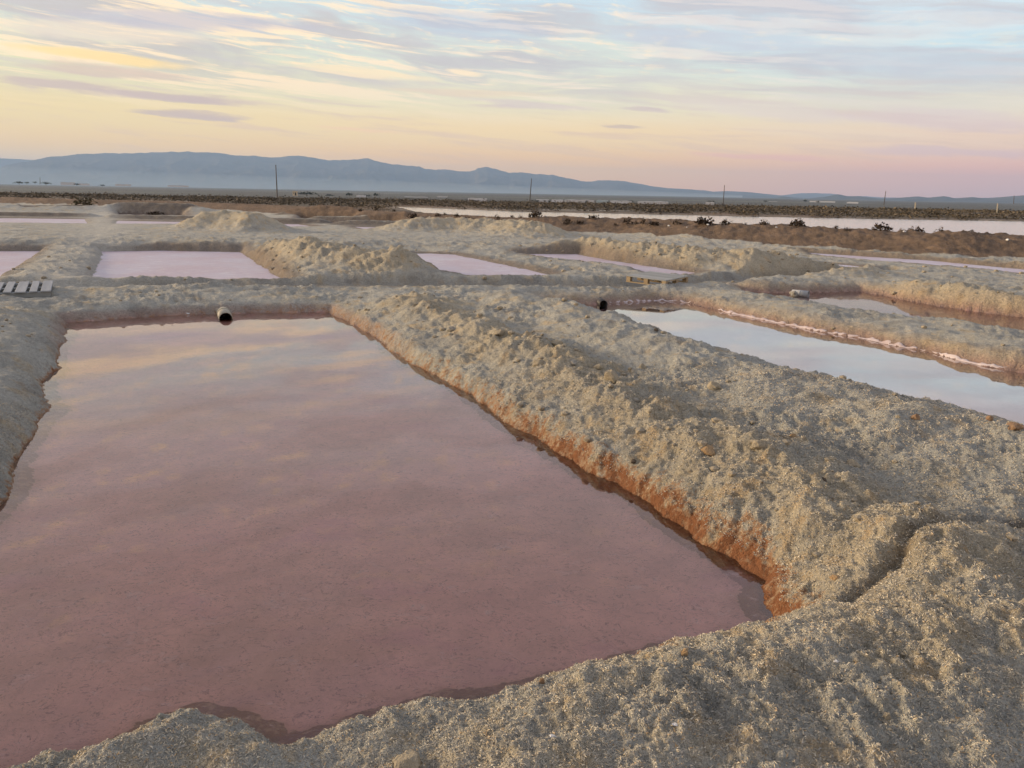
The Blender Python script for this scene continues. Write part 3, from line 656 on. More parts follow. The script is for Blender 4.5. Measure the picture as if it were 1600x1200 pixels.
def leaves(n, rs, size, flat=1., shape=0):
    """n small folded leaf clumps through the volume of a low dome of radius 1; returns verts, quads, tones"""
    u = rs.rand(n); ph = rs.rand(n) * 2 * np.pi; ct = rs.rand(n) ** .8
    rad = (.45 + .6 * rs.rand(n) ** .6)
    lob = 1 + .22 * np.sin(ph * 3 + rs.rand() * 6) + .16 * np.sin(ph * 5 + rs.rand() * 6)
    st = np.sqrt(1 - ct ** 2)
    p = np.stack([rad * lob * st * np.cos(ph), rad * lob * st * np.sin(ph), rad * ct * flat * (1 + .25 * np.sin(ph * 2 + 1))], 1)
    a = rs.randn(n, 3); a /= np.linalg.norm(a, axis=1)[:, None]
    b = np.cross(a, rs.randn(n, 3)); b /= np.linalg.norm(b, axis=1)[:, None]
    s = size * (.6 + .8 * rs.rand(n))[:, None]
    v = np.stack([p - a * s, p - b * s * .55, p + a * s, p + b * s * .55], 1).reshape(-1, 3)
    v[:, 2] = np.maximum(v[:, 2], -.05)
    q = np.arange(n * 4).reshape(n, 4)
    tone = np.repeat(np.clip(.5 + .35 * rs.randn(n), 0, 1), 4)
    return v, q, tone
def leaf_mesh(name, v, q, tone, mat):
    o = mesh_np(name, v, q, mat); set_float(o.data, 'tone', tone); return o

def bush(x, y, wd, ht, label, mat=M_BUSH, seed=0, n=150, group='bushes along the brown dyke', tall=False):
    rs = np.random.RandomState(seed)
    root = empty('bush', (x, y, gz(x, y) - .02)); tag(root, label, 'bush', group)
    v, q, tone = leaves(n, rs, .19, 1.0)
    v[:, 0] *= wd / 2.1; v[:, 1] *= wd / 2.1; v[:, 2] *= ht * .86
    o = leaf_mesh('foliage', v, q, tone, mat); o.parent = root; tag(o, kind=None)
    bm = bmesh.new()
    for k in range(9):
        a = rs.rand() * 6.28; ln = ht * (.75 + .5 * rs.rand()); sp = wd * .5 * rs.rand()
        p0 = Vector((0, 0, 0)) + Vector((math.cos(a), math.sin(a), 0)) * .04 * wd; p1 = Vector((math.cos(a) * sp, math.sin(a) * sp, ln)); t0, t1 = .022 * ht, .008 * ht
        sd = Vector((-math.sin(a), math.cos(a), 0)); fd = Vector((math.cos(a), math.sin(a), 0))
        vb = [bm.verts.new(p0 + s_ * t0) for s_ in (sd, fd, -sd - fd)]; vt = [bm.verts.new(p1 + s_ * t1) for s_ in (sd, fd, -sd - fd)]
        for i in range(3): bm.faces.new((vb[i], vb[(i + 1) % 3], vt[(i + 1) % 3], vt[i]))
        bm.faces.new(vt)
    obj_bm('stems', bm, M_BARK, root)
    return root
for i, (x, y, wd, ht, mat, label) in enumerate([
        (-10.51, 53.64, 0.41, 0.23, M_BUSH, 'low dark bush furthest along the dyke, at the thin left tip of the water'),
        (-9.4, 53.54, 0.54, 0.32, M_BUSH, 'second dark bush from the left tip of the pale water'),
        (-8.09, 52.42, 0.35, 0.18, M_BUSH, 'small low bush third from the left tip of the pale water'),
        (-6.18, 47.81, 0.68, 0.36, M_BUSH, 'wide dark bush, broadest of those at the left end of the pale water'),
        (-4.65, 47.27, 0.4, 0.24, M_BUSH, 'round bush just left of a smaller twin on the far dyke'),
        (-4.26, 47.61, 0.28, 0.16, M_BUSH, 'small twin bush close to the right of the round one on the far dyke'),
        (-3.38, 45.71, 0.38, 0.23, M_BUSH, 'dark bush on the dyke a little right of the small twin bushes'),
        (-2.72, 44.62, 0.52, 0.19, M_BUSH, 'flat wide bush on the dyke midway to the tall middle pole'),
        (-1.61, 43.2, 0.29, 0.18, M_BUSH, 'small bush on the dyke between the flat wide one and a rounder one'),
        (-0.97, 42.95, 0.36, 0.25, M_BUSH, 'rounder bush on the dyke third left of the middle pole'),
        (-0.17, 43.54, 0.33, 0.18, M_BUSH, 'small bush on the dyke just left of the middle pole'),
        (0.32, 42.5, 0.32, 0.21, M_BUSH, 'low bush on the dyke just in front of the middle pole'),
        (1.06, 41.69, 0.8, 0.38, M_BUSH, 'big spreading bush on the dyke just right of the middle pole'),
        (2.66, 39.72, 0.56, 0.33, M_BUSH, 'upright dark bush, first right of the big spreading one'),
        (3.29, 39.55, 0.53, 0.2, M_BUSH, 'low flat bush touching the upright one on the dyke'),
        (3.98, 39.99, 0.6, 0.27, M_BUSH, 'neat domed bush right of the low flat one on the dyke'),
        (4.92, 38.4, 0.23, 0.13, M_BUSH, 'tiny dark bush alone on the dyke past the neat dome'),
        (5.52, 38.25, 0.55, 0.29, M_BUSH, 'full dark bush at the left of the close row on the dyke'),
        (5.88, 37.96, 0.22, 0.19, M_BUSH, 'small stubby bush in the close row on the dyke'),
        (6.13, 37.61, 0.29, 0.29, M_BUSH, 'tall thin bush with a twig spike in the close row'),
        (6.53, 36.88, 0.62, 0.19, M_BUSH, 'long low bush at the right of the close row on the dyke'),
        (7.47, 36.05, 0.52, 0.18, M_BUSH, 'low bush alone between the close row and the ragged bush'),
        (8.53, 35.34, 0.91, 0.36, M_BUSH, 'large ragged bush with tall twigs left of the second slim pole'),
        (9.38, 34.96, 0.6, 0.3, M_BUSH, 'dense domed bush just right of the ragged one by the slim pole'),
        (10.15, 34.56, 0.18, 0.12, M_BUSH, 'tiny tuft on the dyke beside the dense dome'),
        (10.69, 33.7, 0.47, 0.27, M_BUSH, 'round bush with a thin twig right of the tiny tuft'),
        (11.8, 32.81, 0.64, 0.32, M_BUSH, 'large domed bush alone on the dyke in front of the wide water'),
        (12.99, 31.71, 0.31, 0.17, M_BUSH, 'low bush, left one of a small pair on the dyke'),
        (13.21, 31.19, 0.34, 0.17, M_BUSH, 'low bush, right one of a small pair on the dyke'),
        (14.35, 30.78, 0.79, 0.28, M_BUSH, 'broad spreading dark bush before the bright right end of the water'),
        (15.07, 30.51, 0.45, 0.23, M_PALE, 'pale straw-coloured twiggy bush between two dark ones'),
        (15.55, 30.42, 0.74, 0.28, M_BUSH, 'broad dark bush just right of the pale twiggy one'),
        (16.22, 29.87, 0.51, 0.34, M_BUSH, 'upright dark bush, last large one along the dyke'),
        (16.44, 29.18, 0.14, 0.11, M_BUSH, 'small tuft past the last large bush on the dyke'),
        (16.8, 28.82, 0.19, 0.11, M_BUSH, 'last tiny tuft at the right end of the dyke'),
        (-37.1, 67.69, 1.93, 0.58, M_OLIVE, 'wide olive bush on bare sand at the far left'),
        (-26.91, 58.74, 1.18, 0.32, M_BUSH, 'small dark bush on bare sand below the far left scrub'),
        (-20.51, 53.12, 0.85, 0.33, M_BUSH, 'dark bush in front of the left scrub, right of the olive one'),
        ]):
    bush(x, y, wd, ht, label, mat, 900 + i, 150 if wd > .6 else 80, 'bushes along the brown dyke' if i < 35 else 'bushes on the sand at the far left')


def build_scrub():
    rs = np.random.RandomState(77); V = []; Q = []; T = []; off = 0
    protos = [leaves(24, np.random.RandomState(500 + i), .17, .8) for i in range(10)]
    cnt = 0
    xs, ys, hs = [], [], []
    for k in range(60000):
        d = 60 * (11 ** rs.rand()); a = math.radians(rs.uniform(-42, 42)); x, y = d * math.sin(a), d * math.cos(a)
        xs.append(x); ys.append(y); hs.append(rs.rand())
    xs = np.array(xs); ys = np.array(ys); hs = np.array(hs)
    inw = poly_dist(xs, ys, WORKS, 60.)
    lk = poly_dist(xs, ys, LAKE, 5.)
    dens = fbm(xs, ys, .035, 3, 401)
    ok = (inw > 3.2) & (lk > .6) & (dens > -.12 - .35 * (hs)) & ((lk > 40) | (ys > 84) | (xs < -12))
    leftzone = (xs < -12) & (inw < 22)
    ok &= ~(leftzone & (hs > .42))
    idx = np.where(ok)[0][:9000]
    zz = terrain(xs[idx], ys[idx], False)
    for i, z in zip(idx, zz):
        v, q, t = protos[i % 10]; d = math.hypot(xs[i], ys[i])
        s = (.40 + .55 * hs[i]) * (1 + d / 220.) ; h = (.20 + .30 * rs.rand()) * (1 + .5 * (d > 140))
        if leftzone[i]: s *= .8; h *= .9
        a = rs.rand() * 6.28; c, sn = math.cos(a), math.sin(a)
        vv = np.stack([(v[:, 0] * c - v[:, 1] * sn) * s + xs[i], (v[:, 0] * sn + v[:, 1] * c) * s + ys[i], v[:, 2] * h * 1.25 + z - .03], 1)
        V.append(vv); Q.append(q + off); off += len(v); T.append(np.clip(t * .8 + .5 * (dens[i]) + .1, 0, 1))
    o = leaf_mesh('scrub', np.concatenate(V), np.concatenate(Q), np.concatenate(T), M_SCRUB)
    tag(o, 'low dark scrub covering the flats beyond the reservoir', 'scrub', kind='stuff')
    print('scrub', len(idx))
build_scrub()

def tree(x, y, z, wd, ht, label, seed):
    rs = np.random.RandomState(seed)
    root = empty('tree', (x, y, z - .3)); tag(root, label, 'tree', 'trees far out on the plain')
    v, q, tone = leaves(150, rs, .17, 1.0); v[:, 2] = v[:, 2] * .55 + .42
    v[:, 0] *= wd / 2.1; v[:, 1] *= min(wd, 6) / 2.1; v[:, 2] *= ht
    o = leaf_mesh('crown', v, q, tone, M_GREEN); o.parent = root
    bm = bmesh.new()
    bmesh.ops.create_cone(bm, cap_ends=True, segments=7, radius1=.05 * ht + .1, radius2=.03 * ht, depth=ht * .75, matrix=Matrix.Translation((0, 0, ht * .37)))
    obj_bm('trunk', bm, M_BARK, root)
for i, (x, y, z, wd, ht, label) in enumerate([
        (-143.1, 541.4, -2.41, 13.1, 3.0, 'long dark clump of trees beside the cream hut'),
        (-183.2, 778.7, -4.87, 9.3, 2.7, 'low dark tree clump right of the long one by the hut'),
        (-164.5, 782.9, -4.56, 8.0, 4.0, 'taller tree clump midway between the hut and the white sheds'),
        (-140.0, 747.0, -4.25, 7.6, 2.5, 'small tree at the left end of the white sheds by the hut'),
        (-131.8, 748.5, -4.12, 7.0, 3.8, 'dark tree rising over the small white sheds'),
        (14.1, 499.8, -3.44, 2.9, 1.7, 'wispy tree just right of the middle pole'),
        (19.3, 519.6, -3.57, 1.7, 1.7, 'slim tree, second right of the middle pole'),
        (22.3, 519.5, -3.72, 2.2, 1.7, 'bushy tree, third right of the middle pole'),
        (31.9, 499.0, -3.51, 2.5, 1.2, 'low tree over the long greenhouse right of the middle pole'),
        (38.8, 428.2, -2.69, 1.8, 1.8, 'small tree at the left end of the bluish shed'),
        (100.8, 407.7, -2.31, 4.9, 2.5, 'broad dark tree left of the second slim pole, over a white shed'),
        (309.8, 845.0, -2.15, 4.5, 3.0, 'tiny tree above the flat scrub at the right, left of two'),
        (321.8, 840.5, -2.55, 4.5, 2.2, 'tiny tree above the flat scrub at the right, right of two'),
        (-630.4, 1021.1, 2.17, 6.0, 3.0, 'small tree left of the thin mast at the town'),
        (-622.6, 1025.9, 2.76, 5.0, 3.0, 'small tree just left of the foot of the thin mast'),
        (-510.2, 860.0, 1.5, 11.7, 3.3, 'dark tree clump just right of the thin mast'),
        (-533.4, 962.0, 1.34, 7.3, 2.8, 'small tree among the pale houses right of the mast'),
        (-462.9, 886.4, 0.85, 6.7, 2.5, 'low tree at the right end of the town'),
        (75.7, 595.2, -3.44, 4.0, 1.5, 'low tree right of the bluish shed'),
        (101.0, 692.7, -4.1, 7.0, 1.8, 'wide low tree before the white houses past the bluish shed'),
        (241.4, 762.7, -2.42, 4.0, 2.0, 'tiny tree between the second pole and the near hills'),
        (-478.2, 762.4, 1.7, 9.0, 3.0, 'dark tree clump at the far left edge of the town'),
        ]):
    tree(x, y, z, wd, ht, label, 700 + i)


# ------------------------------------------------------------------ far buildings
M_WHITE = simple('pale_sheeting', (.62, .61, .58), (.72, .71, .69), .6, .6, .1)
M_CREAM = simple('cream_render', (.60, .50, .33), (.68, .58, .40), 1.5, .8, .2)
M_DARK = simple('dark_opening', (.03, .03, .03), (.05, .045, .04), 2., .6, .1)
M_GLASSY = simple('bluish_sheeting', (.42, .52, .53), (.50, .58, .58), .6, .5, .1)
def greenhouse(cx, cy, length, ht, z, label, mat=None, deep=12.):
    mat = mat or M_WHITE
    root = empty('greenhouse', (cx, cy, z - .3), -math.atan2(cx, cy)); tag(root, label, 'greenhouse', 'pale greenhouses far out on the plain')
    h = max(ht, 1.6) + .3; e = h * .90
    bm = bmesh.new(); box(bm, -length / 2, length / 2, 0, deep, 0, e); obj_bm('wall', bm, mat, root)
    bm = bmesh.new(); ns = max(2, int(length / 16)); st = length / ns
    for i in range(ns):                                            # a row of low gables
        x0, x1 = -length / 2 + i * st, -length / 2 + (i + 1) * st; xm = (x0 + x1) / 2
        vv = [bm.verts.new(p) for p in ((x0, -.1, e + .003), (x1, -.1, e + .003), (xm, -.1, h), (x0, deep + .1, e + .003), (x1, deep + .1, e + .003), (xm, deep + .1, h))]
        for f in ((0, 1, 2), (3, 5, 4), (0, 2, 5, 3), (1, 4, 5, 2)): bm.faces.new([vv[q] for q in f])
    obj_bm('roof', bm, mat, root)
    return root
for cx, cy, ln, ht, z, label, mat in [
        (-738.1, 1305.8, 21.2, 4.59, 1.88, 'pale block of town greenhouses right of the thin mast', M_WHITE),
        (-670.4, 1229.0, 15.7, 2.88, 1.83, 'second pale town block right of the mast', M_WHITE),
        (-577.3, 1164.7, 21.1, 2.73, 1.95, 'wide pale greenhouse at the right of the town', M_WHITE),
        (-509.6, 1195.9, 29.4, 2.33, 2.0, 'long thin greenhouse, furthest right of the town group', M_WHITE),
        (-134.0, 687.0, 8.2, 1.35, -3.84, 'bright small white shed beside the dark tree, left of two', M_WHITE),
        (-142.4, 888.6, 24.9, 1.75, -6.06, 'long pale greenhouse strip left of centre', M_WHITE),
        (-99.8, 793.7, 23.0, 1.25, -5.03, 'second long pale strip, right of the longer tree gap', M_WHITE),
        (-83.0, 896.2, 11.6, 2.12, -5.06, 'small white shed on the pale strip left of the bright one', M_WHITE),
        (-20.1, 419.5, 10.2, 0.99, -2.63, 'bright white shed left of the middle pole', M_WHITE),
        (18.0, 519.7, 8.4, 1.23, -3.39, 'white greenhouse just right of the middle pole', M_WHITE),
        (29.8, 559.2, 8.1, 1.32, -3.61, 'small white shed right of the slim trees', M_WHITE),
        (34.7, 428.5, 15.9, 0.85, -2.6, 'long pale greenhouse left of the bluish shed', M_WHITE),
        (42.7, 387.6, 5.6, 1.07, -2.27, 'bright shed with a bluish roof between trees', M_GLASSY),
        (55.6, 416.3, 11.4, 0.53, -2.61, 'long low greenhouse right of the bluish shed', M_WHITE),
        (72.1, 413.7, 15.8, 0.56, -2.58, 'very long thin greenhouse before the distant white houses', M_WHITE),
        (207.5, 1181.9, 15.1, 1.58, -5.92, 'distant white block standing above the flat brown field', M_WHITE),
        (79.0, 320.4, 3.5, 0.51, -1.77, 'white shed under the broad tree left of the second slim pole', M_WHITE),
        (506.7, 1304.9, 39.3, 2.06, -3.9, 'long pale strip at the foot of the near hills', M_WHITE),
        (431.6, 1011.8, 13.5, 1.44, -3.09, 'small pale shed at the right end of the strip by the hills', M_WHITE),
        (402.7, 1236.0, 12.4, 1.46, -4.96, 'tiny pale shed left of the strip by the hills', M_WHITE),
        ]:
    greenhouse(cx, cy, ln, ht, z, label, mat)

def hut():
    x, y, z, wd, ht = HUT
    root = empty('hut', (x + wd / 2 - wd / 2, y, z - .4), -math.atan2(x, y))
    tag(root, 'small square cream hut with a flat roof beside the long dark tree clump', 'hut')
    h = ht + .4
    bm = bmesh.new(); box(bm, -wd / 2, wd / 2, 0, wd, 0, h); obj_bm('wall', bm, M_CREAM, root)
    bm = bmesh.new(); box(bm, -wd / 2 - .15, wd / 2 + .15, -.15, wd + .15, h + .002, h + .2); obj_bm('roof', bm, M_CREAM, root)
    bm = bmesh.new(); box(bm, -.1, .75, -.05, .03, .3, h * .75); obj_bm('door', bm, M_DARK, root)
    bm = bmesh.new(); box(bm, -1.1, -.55, -.04, .03, h * .5, h * .72); obj_bm('window', bm, M_DARK, root)
hut()

# ------------------------------------------------------------------ poles
M_POLE = simple('weathered_pole', (.06, .055, .05), (.12, .105, .09), 3., .8, .3, .01, (1, 1, .15))
M_POST = simple('bleached_post', (.36, .31, .22), (.48, .43, .33), 3., .8, .3, .01, (1, 1, .15))
def pole(name, a, b, r0, r1, label, cat, group, mat, cap=True):
    a = Vector(a); b = Vector(b); a.z -= .6
    root = empty(name, a); tag(root, label, cat, group)
    ax = (b - a); L = ax.length; rot = ax.to_track_quat('Z', 'Y').to_matrix().to_4x4()
    bm = bmesh.new()
    bmesh.ops.create_cone(bm, cap_ends=True, segments=9, radius1=r0, radius2=r1, depth=L, matrix=rot @ Matrix.Translation((0, 0, L / 2)))
    obj_bm('shaft', bm, mat, root, False)
    if cap:
        bm = bmesh.new()
        bmesh.ops.create_cone(bm, cap_ends=True, segments=9, radius1=r1 * 1.5, radius2=r1 * .6, depth=.18, matrix=rot @ Matrix.Translation((0, 0, L + .09)))
        obj_bm('cap', bm, mat, root)
        bm = bmesh.new()
        bmesh.ops.create_cone(bm, cap_ends=True, segments=8, radius1=r1 * 1.25, radius2=r1 * 1.25, depth=.12, matrix=rot @ Matrix.Translation((0, 0, L - .5)))
        obj_bm('collar', bm, mat, root)
pole('utility_pole', (-49.09, 162.76, 0.82), (-49.04, 162.77, 6.54), 0.13, 0.08, 'tallest dark bare pole at the left, in front of the mountains', 'pole', 'bare utility poles', M_POLE, True)
pole('utility_pole', (3.44, 189.97, -0.1), (3.78, 189.96, 5.27), 0.13, 0.08, 'dark bare pole at mid picture before the mountain slope', 'pole', 'bare utility poles', M_POLE, True)
pole('utility_pole', (61.12, 232.09, -0.29), (61.04, 232.11, 5.17), 0.14, 0.08, 'slim bare pole above the near hills beside a broad dark tree', 'pole', 'bare utility poles', M_POLE, True)
pole('utility_pole', (139.52, 299.06, 0.71), (139.54, 299.05, 5.05), 0.16, 0.1, 'leaning slim pole above the flat scrub at the right', 'pole', 'bare utility poles', M_POLE, True)
pole('utility_pole', (277.16, 439.98, 1.54), (276.81, 440.2, 5.33), 0.2, 0.14, 'thin short pole furthest right over the low hills', 'pole', 'bare utility poles', M_POLE, True)
pole('marker_post', (90.42, 178.39, 0.44), (90.3, 178.46, 1.49), 0.16, 0.14, 'short yellowish post in the scrub right of the leaning pole', 'post', 'pale marker posts in the scrub', M_POST, False)
pole('marker_post', (78.23, 127.99, 0.41), (78.1, 128.06, 1.72), 0.1, 0.09, 'taller pale post in the scrub near the right edge', 'post', 'pale marker posts in the scrub', M_POST, False)
pole('mast', (-566.48, 942.92, 2.8), (-565.77, 943.35, 10.19), 0.35, 0.2, 'thin dark mast rising over the small town at the far left', 'mast', None, M_POLE, True)


def clod_mesh(rs, sub=3):
    bm = bmesh.new(); bmesh.ops.create_icosphere(bm, subdivisions=sub, radius=1.)
    ox = rs.rand(3) * 50
    for v in bm.verts:
        p = np.array(v.co); q = p * 1.3 + ox
        n = perlin(np.array([q[0] + q[2] * .7]), np.array([q[1] - q[2] * .6]), 3)[0] * .42 + perlin(np.array([q[0] * 3.1 + q[2] * 2]), np.array([q[1] * 3.1 - q[2] * 2.]), 5)[0] * .34 + perlin(np.array([q[0] * 8 + q[2] * 5]), np.array([q[1] * 8 - q[2] * 6.]), 6)[0] * .20
        v.co = v.co * (1 + n)
    for k_ in range(11):                                            # knock flat facets off
        d_ = Vector(rs.randn(3)).normalized(); lim = rs.uniform(.58, .85)
        for v in bm.verts:
            h_ = v.co.dot(d_)
            if h_ > lim: v.co -= d_ * (h_ - lim) * .85
    return bm
def clod_mat(name, c1, c2, c3):
    m, k, out = material(name)
    tcn = k.n('ShaderNodeTexCoord'); P = tcn.outputs['Object']; oi = k.n('ShaderNodeObjectInfo')
    f = k.noise(P, 30., 5, .7); g = k.noise(P, 130., 3, .65)
    col = k.mix(k.mr(f, .35, .65), c1, c2); col = k.mix(k.mul(k.mr(g, .5, .68), .7), col, c3)
    b = k.n('ShaderNodeBsdfPrincipled'); k.put(b.inputs['Base Color'], col); b.inputs['Roughness'].default_value = .9; b.inputs['Specular IOR Level'].default_value = .2
    bp = k.n('ShaderNodeBump'); bp.inputs['Strength'].default_value = .9; bp.inputs['Distance'].default_value = .01
    k.put(bp.inputs['Height'], k.add(g, f)); k.put(b.inputs['Normal'], bp.outputs[0]); k.put(out.inputs[0], b.outputs[0])
    return m
M_CLOD = {'tan': clod_mat('tan_clod', (.31, .265, .19), (.40, .34, .235), (.17, .145, .11)), 'grey': clod_mat('grey_clod', (.29, .275, .235), (.37, .345, .29), (.16, .15, .13)),
          'orange': clod_mat('orange_clod', (.34, .22, .11), (.42, .29, .16), (.2, .13, .075)), 'dark': clod_mat('dark_clod', (.08, .065, .05), (.14, .11, .08), (.05, .04, .035)),
          'white': clod_mat('white_flake', (.66, .65, .62), (.76, .75, .72), (.5, .49, .46)), 'brown': clod_mat('brown_clod', (.24, .15, .09), (.33, .22, .13), (.15, .1, .06))}

# ------------------------------------------------------------------ pipes in the banks
def pipe(loc, direction, rad, length, mat, label, zc):
    d = Vector((direction[0], direction[1], 0)).normalized()
    root = empty('drain_pipe', (loc[0], loc[1], zc), math.atan2(d.y, d.x)); tag(root, label, 'pipe', 'drain pipes let into the pan banks')
    n = 28; t = rad * .085
    def tube(x0, x1, ro, ri):
        bm = bmesh.new(); rings = []
        for x, r_ in ((x0, ro), (x1, ro), (x1, ri), (x0, ri)):
            rings.append([bm.verts.new((x, r_ * math.cos(2 * math.pi * i / n), r_ * math.sin(2 * math.pi * i / n))) for i in range(n)])
        for k in range(4):
            A, B = rings[k], rings[(k + 1) % 4]
            for i in range(n): bm.faces.new((A[i], A[(i + 1) % n], B[(i + 1) % n], B[i]))
        bmesh.ops.recalc_face_normals(bm, faces=bm.faces)
        return bm
    obj_bm('barrel', tube(-length, 0, rad, rad - t), mat, root, True)
    bm = tube(-length * .55, -length * .47, rad * 1.06, rad * 1.001)
    obj_bm('collar', bm, mat, root, True)
    bm = clod_mesh(np.random.RandomState(int(rad * 1000)), 3); bmesh.ops.scale(bm, vec=(rad * 1.5, rad * 1.75, rad * 1.25), verts=bm.verts); bmesh.ops.translate(bm, vec=(-length * .5 - rad * 1.5, 0, -.01), verts=bm.verts)
    obj_bm('mud_collar', bm, M_CLOD['grey'], root, True)
    # near-black plug deep inside, painting in the darkness of the mouth
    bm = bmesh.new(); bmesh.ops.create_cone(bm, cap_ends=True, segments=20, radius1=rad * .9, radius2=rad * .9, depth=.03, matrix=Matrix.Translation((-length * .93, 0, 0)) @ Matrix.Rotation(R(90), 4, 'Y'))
    obj_bm('dark_disc', bm, M_DARK, root)
M_PVC = simple('stained_pvc', (.36, .33, .25), (.46, .42, .33), 9., .55, .2, .004)
M_PVC_G = simple('grey_pvc', (.27, .28, .28), (.36, .37, .37), 9., .4, .2, .004)
M_PVC_D = simple('dark_pvc', (.05, .05, .05), (.10, .09, .085), 9., .5, .2, .004)
pipe(PIPE_A, (.40, -.92), .105, .95, M_PVC, 'short beige pipe mouth half sunk in the far bank of the big pink pan', .0)
pipe(PIPE_B, (.10, -1.), .076, .8, M_PVC_D, 'round black pipe mouth facing out beside the white salt rim of the second pan', .035)
pipe(PIPE_C, (.80, -.60), .075, .34, M_PVC_G, 'light grey pipe seen from its side in the upper right pan', .045)

# ------------------------------------------------------------------ pallets
M_WOOD = simple('grey_wood', (.24, .25, .24), (.34, .35, .34), 7., .85, .5, .004, (.12, 1, 1))
M_WOOD2 = simple('grey_wood_long', (.25, .265, .275), (.36, .375, .38), 7., .85, .5, .004, (1, .12, 1))
M_WOOD3 = simple('warm_wood', (.30, .22, .13), (.40, .31, .19), 7., .85, .5, .004, (.12, 1, 1))
def pallet_right():
    A, B, Dd = Vector(PAL_A), Vector(PAL_B), Vector(PAL_D)
    u = (B - A).normalized(); rz = math.atan2(u.y, u.x)
    root = empty('pallet', (A.x, A.y, PAL_Z), rz)
    root.rotation_euler = (R(1.0), R(2.0), rz)
    tag(root, 'wooden pallet with open block sides lying across the ditch behind the second pan', 'pallet', 'pallets bridging the ditch')
    LX, LY = .92, 1.05
    rs = random.Random(4)
    for k in range(8):
        bm = bmesh.new(); y0 = k * (LY - .105) / 7; box(bm, rs.uniform(-.01, .01), LX + rs.uniform(-.01, .01), y0, y0 + .105, .118, .138, .003); obj_bm('deck_board', bm, M_WOOD, root)
    for k in range(3):
        y0 = .0 + k * (LY - .1) / 2
        bm = bmesh.new(); box(bm, 0, LX, y0 + .002, y0 + .098, 0, .02, .003); obj_bm('bottom_board', bm, M_WOOD3, root)
        bx = k * (LX - .1) / 2
        bm = bmesh.new(); box(bm, bx + .002, bx + .098, .004, LY - .004, .099, .1165, .002); obj_bm('stringer', bm, M_WOOD3, root)
        for j in range(3):
            bm = bmesh.new(); xx = j * (LX - .1) / 2; box(bm, xx + .004, xx + .096, y0 + .004, y0 + .096, .0205, .0985, .003); obj_bm('block', bm, M_WOOD3, root)
def pallet_left():
    r_, f_, l_ = Vector(PLL_R), Vector(PLL_F), Vector(PLL_L)
    v = (f_ - r_); L = v.length; rz = math.atan2(v.y, v.x) - math.pi / 2
    root = empty('pallet', (r_.x, r_.y, PLL_Z), rz); root.rotation_euler = (R(2.5), 0, rz)
    tag(root, 'grey slatted pallet with wide gaps across the ditch by the left bank', 'pallet', 'pallets bridging the ditch')
    x = 0.; rs = random.Random(9)
    for wd in (.145, .105, .15, .11, .15, .12, .15):
        bm = bmesh.new(); e = rs.uniform(-.015, .015); box(bm, x - wd, x, e, L + e, .085, .108, .004); obj_bm('deck_board', bm, M_WOOD2, root)
        x -= wd + .052
    for yy in (.03, L / 2 - .045, L - .12):
        bm = bmesh.new(); box(bm, x + .06, -.012, yy, yy + .09, .0, .0845, .003); obj_bm('stringer', bm, M_WOOD, root)
pallet_right(); pallet_left()

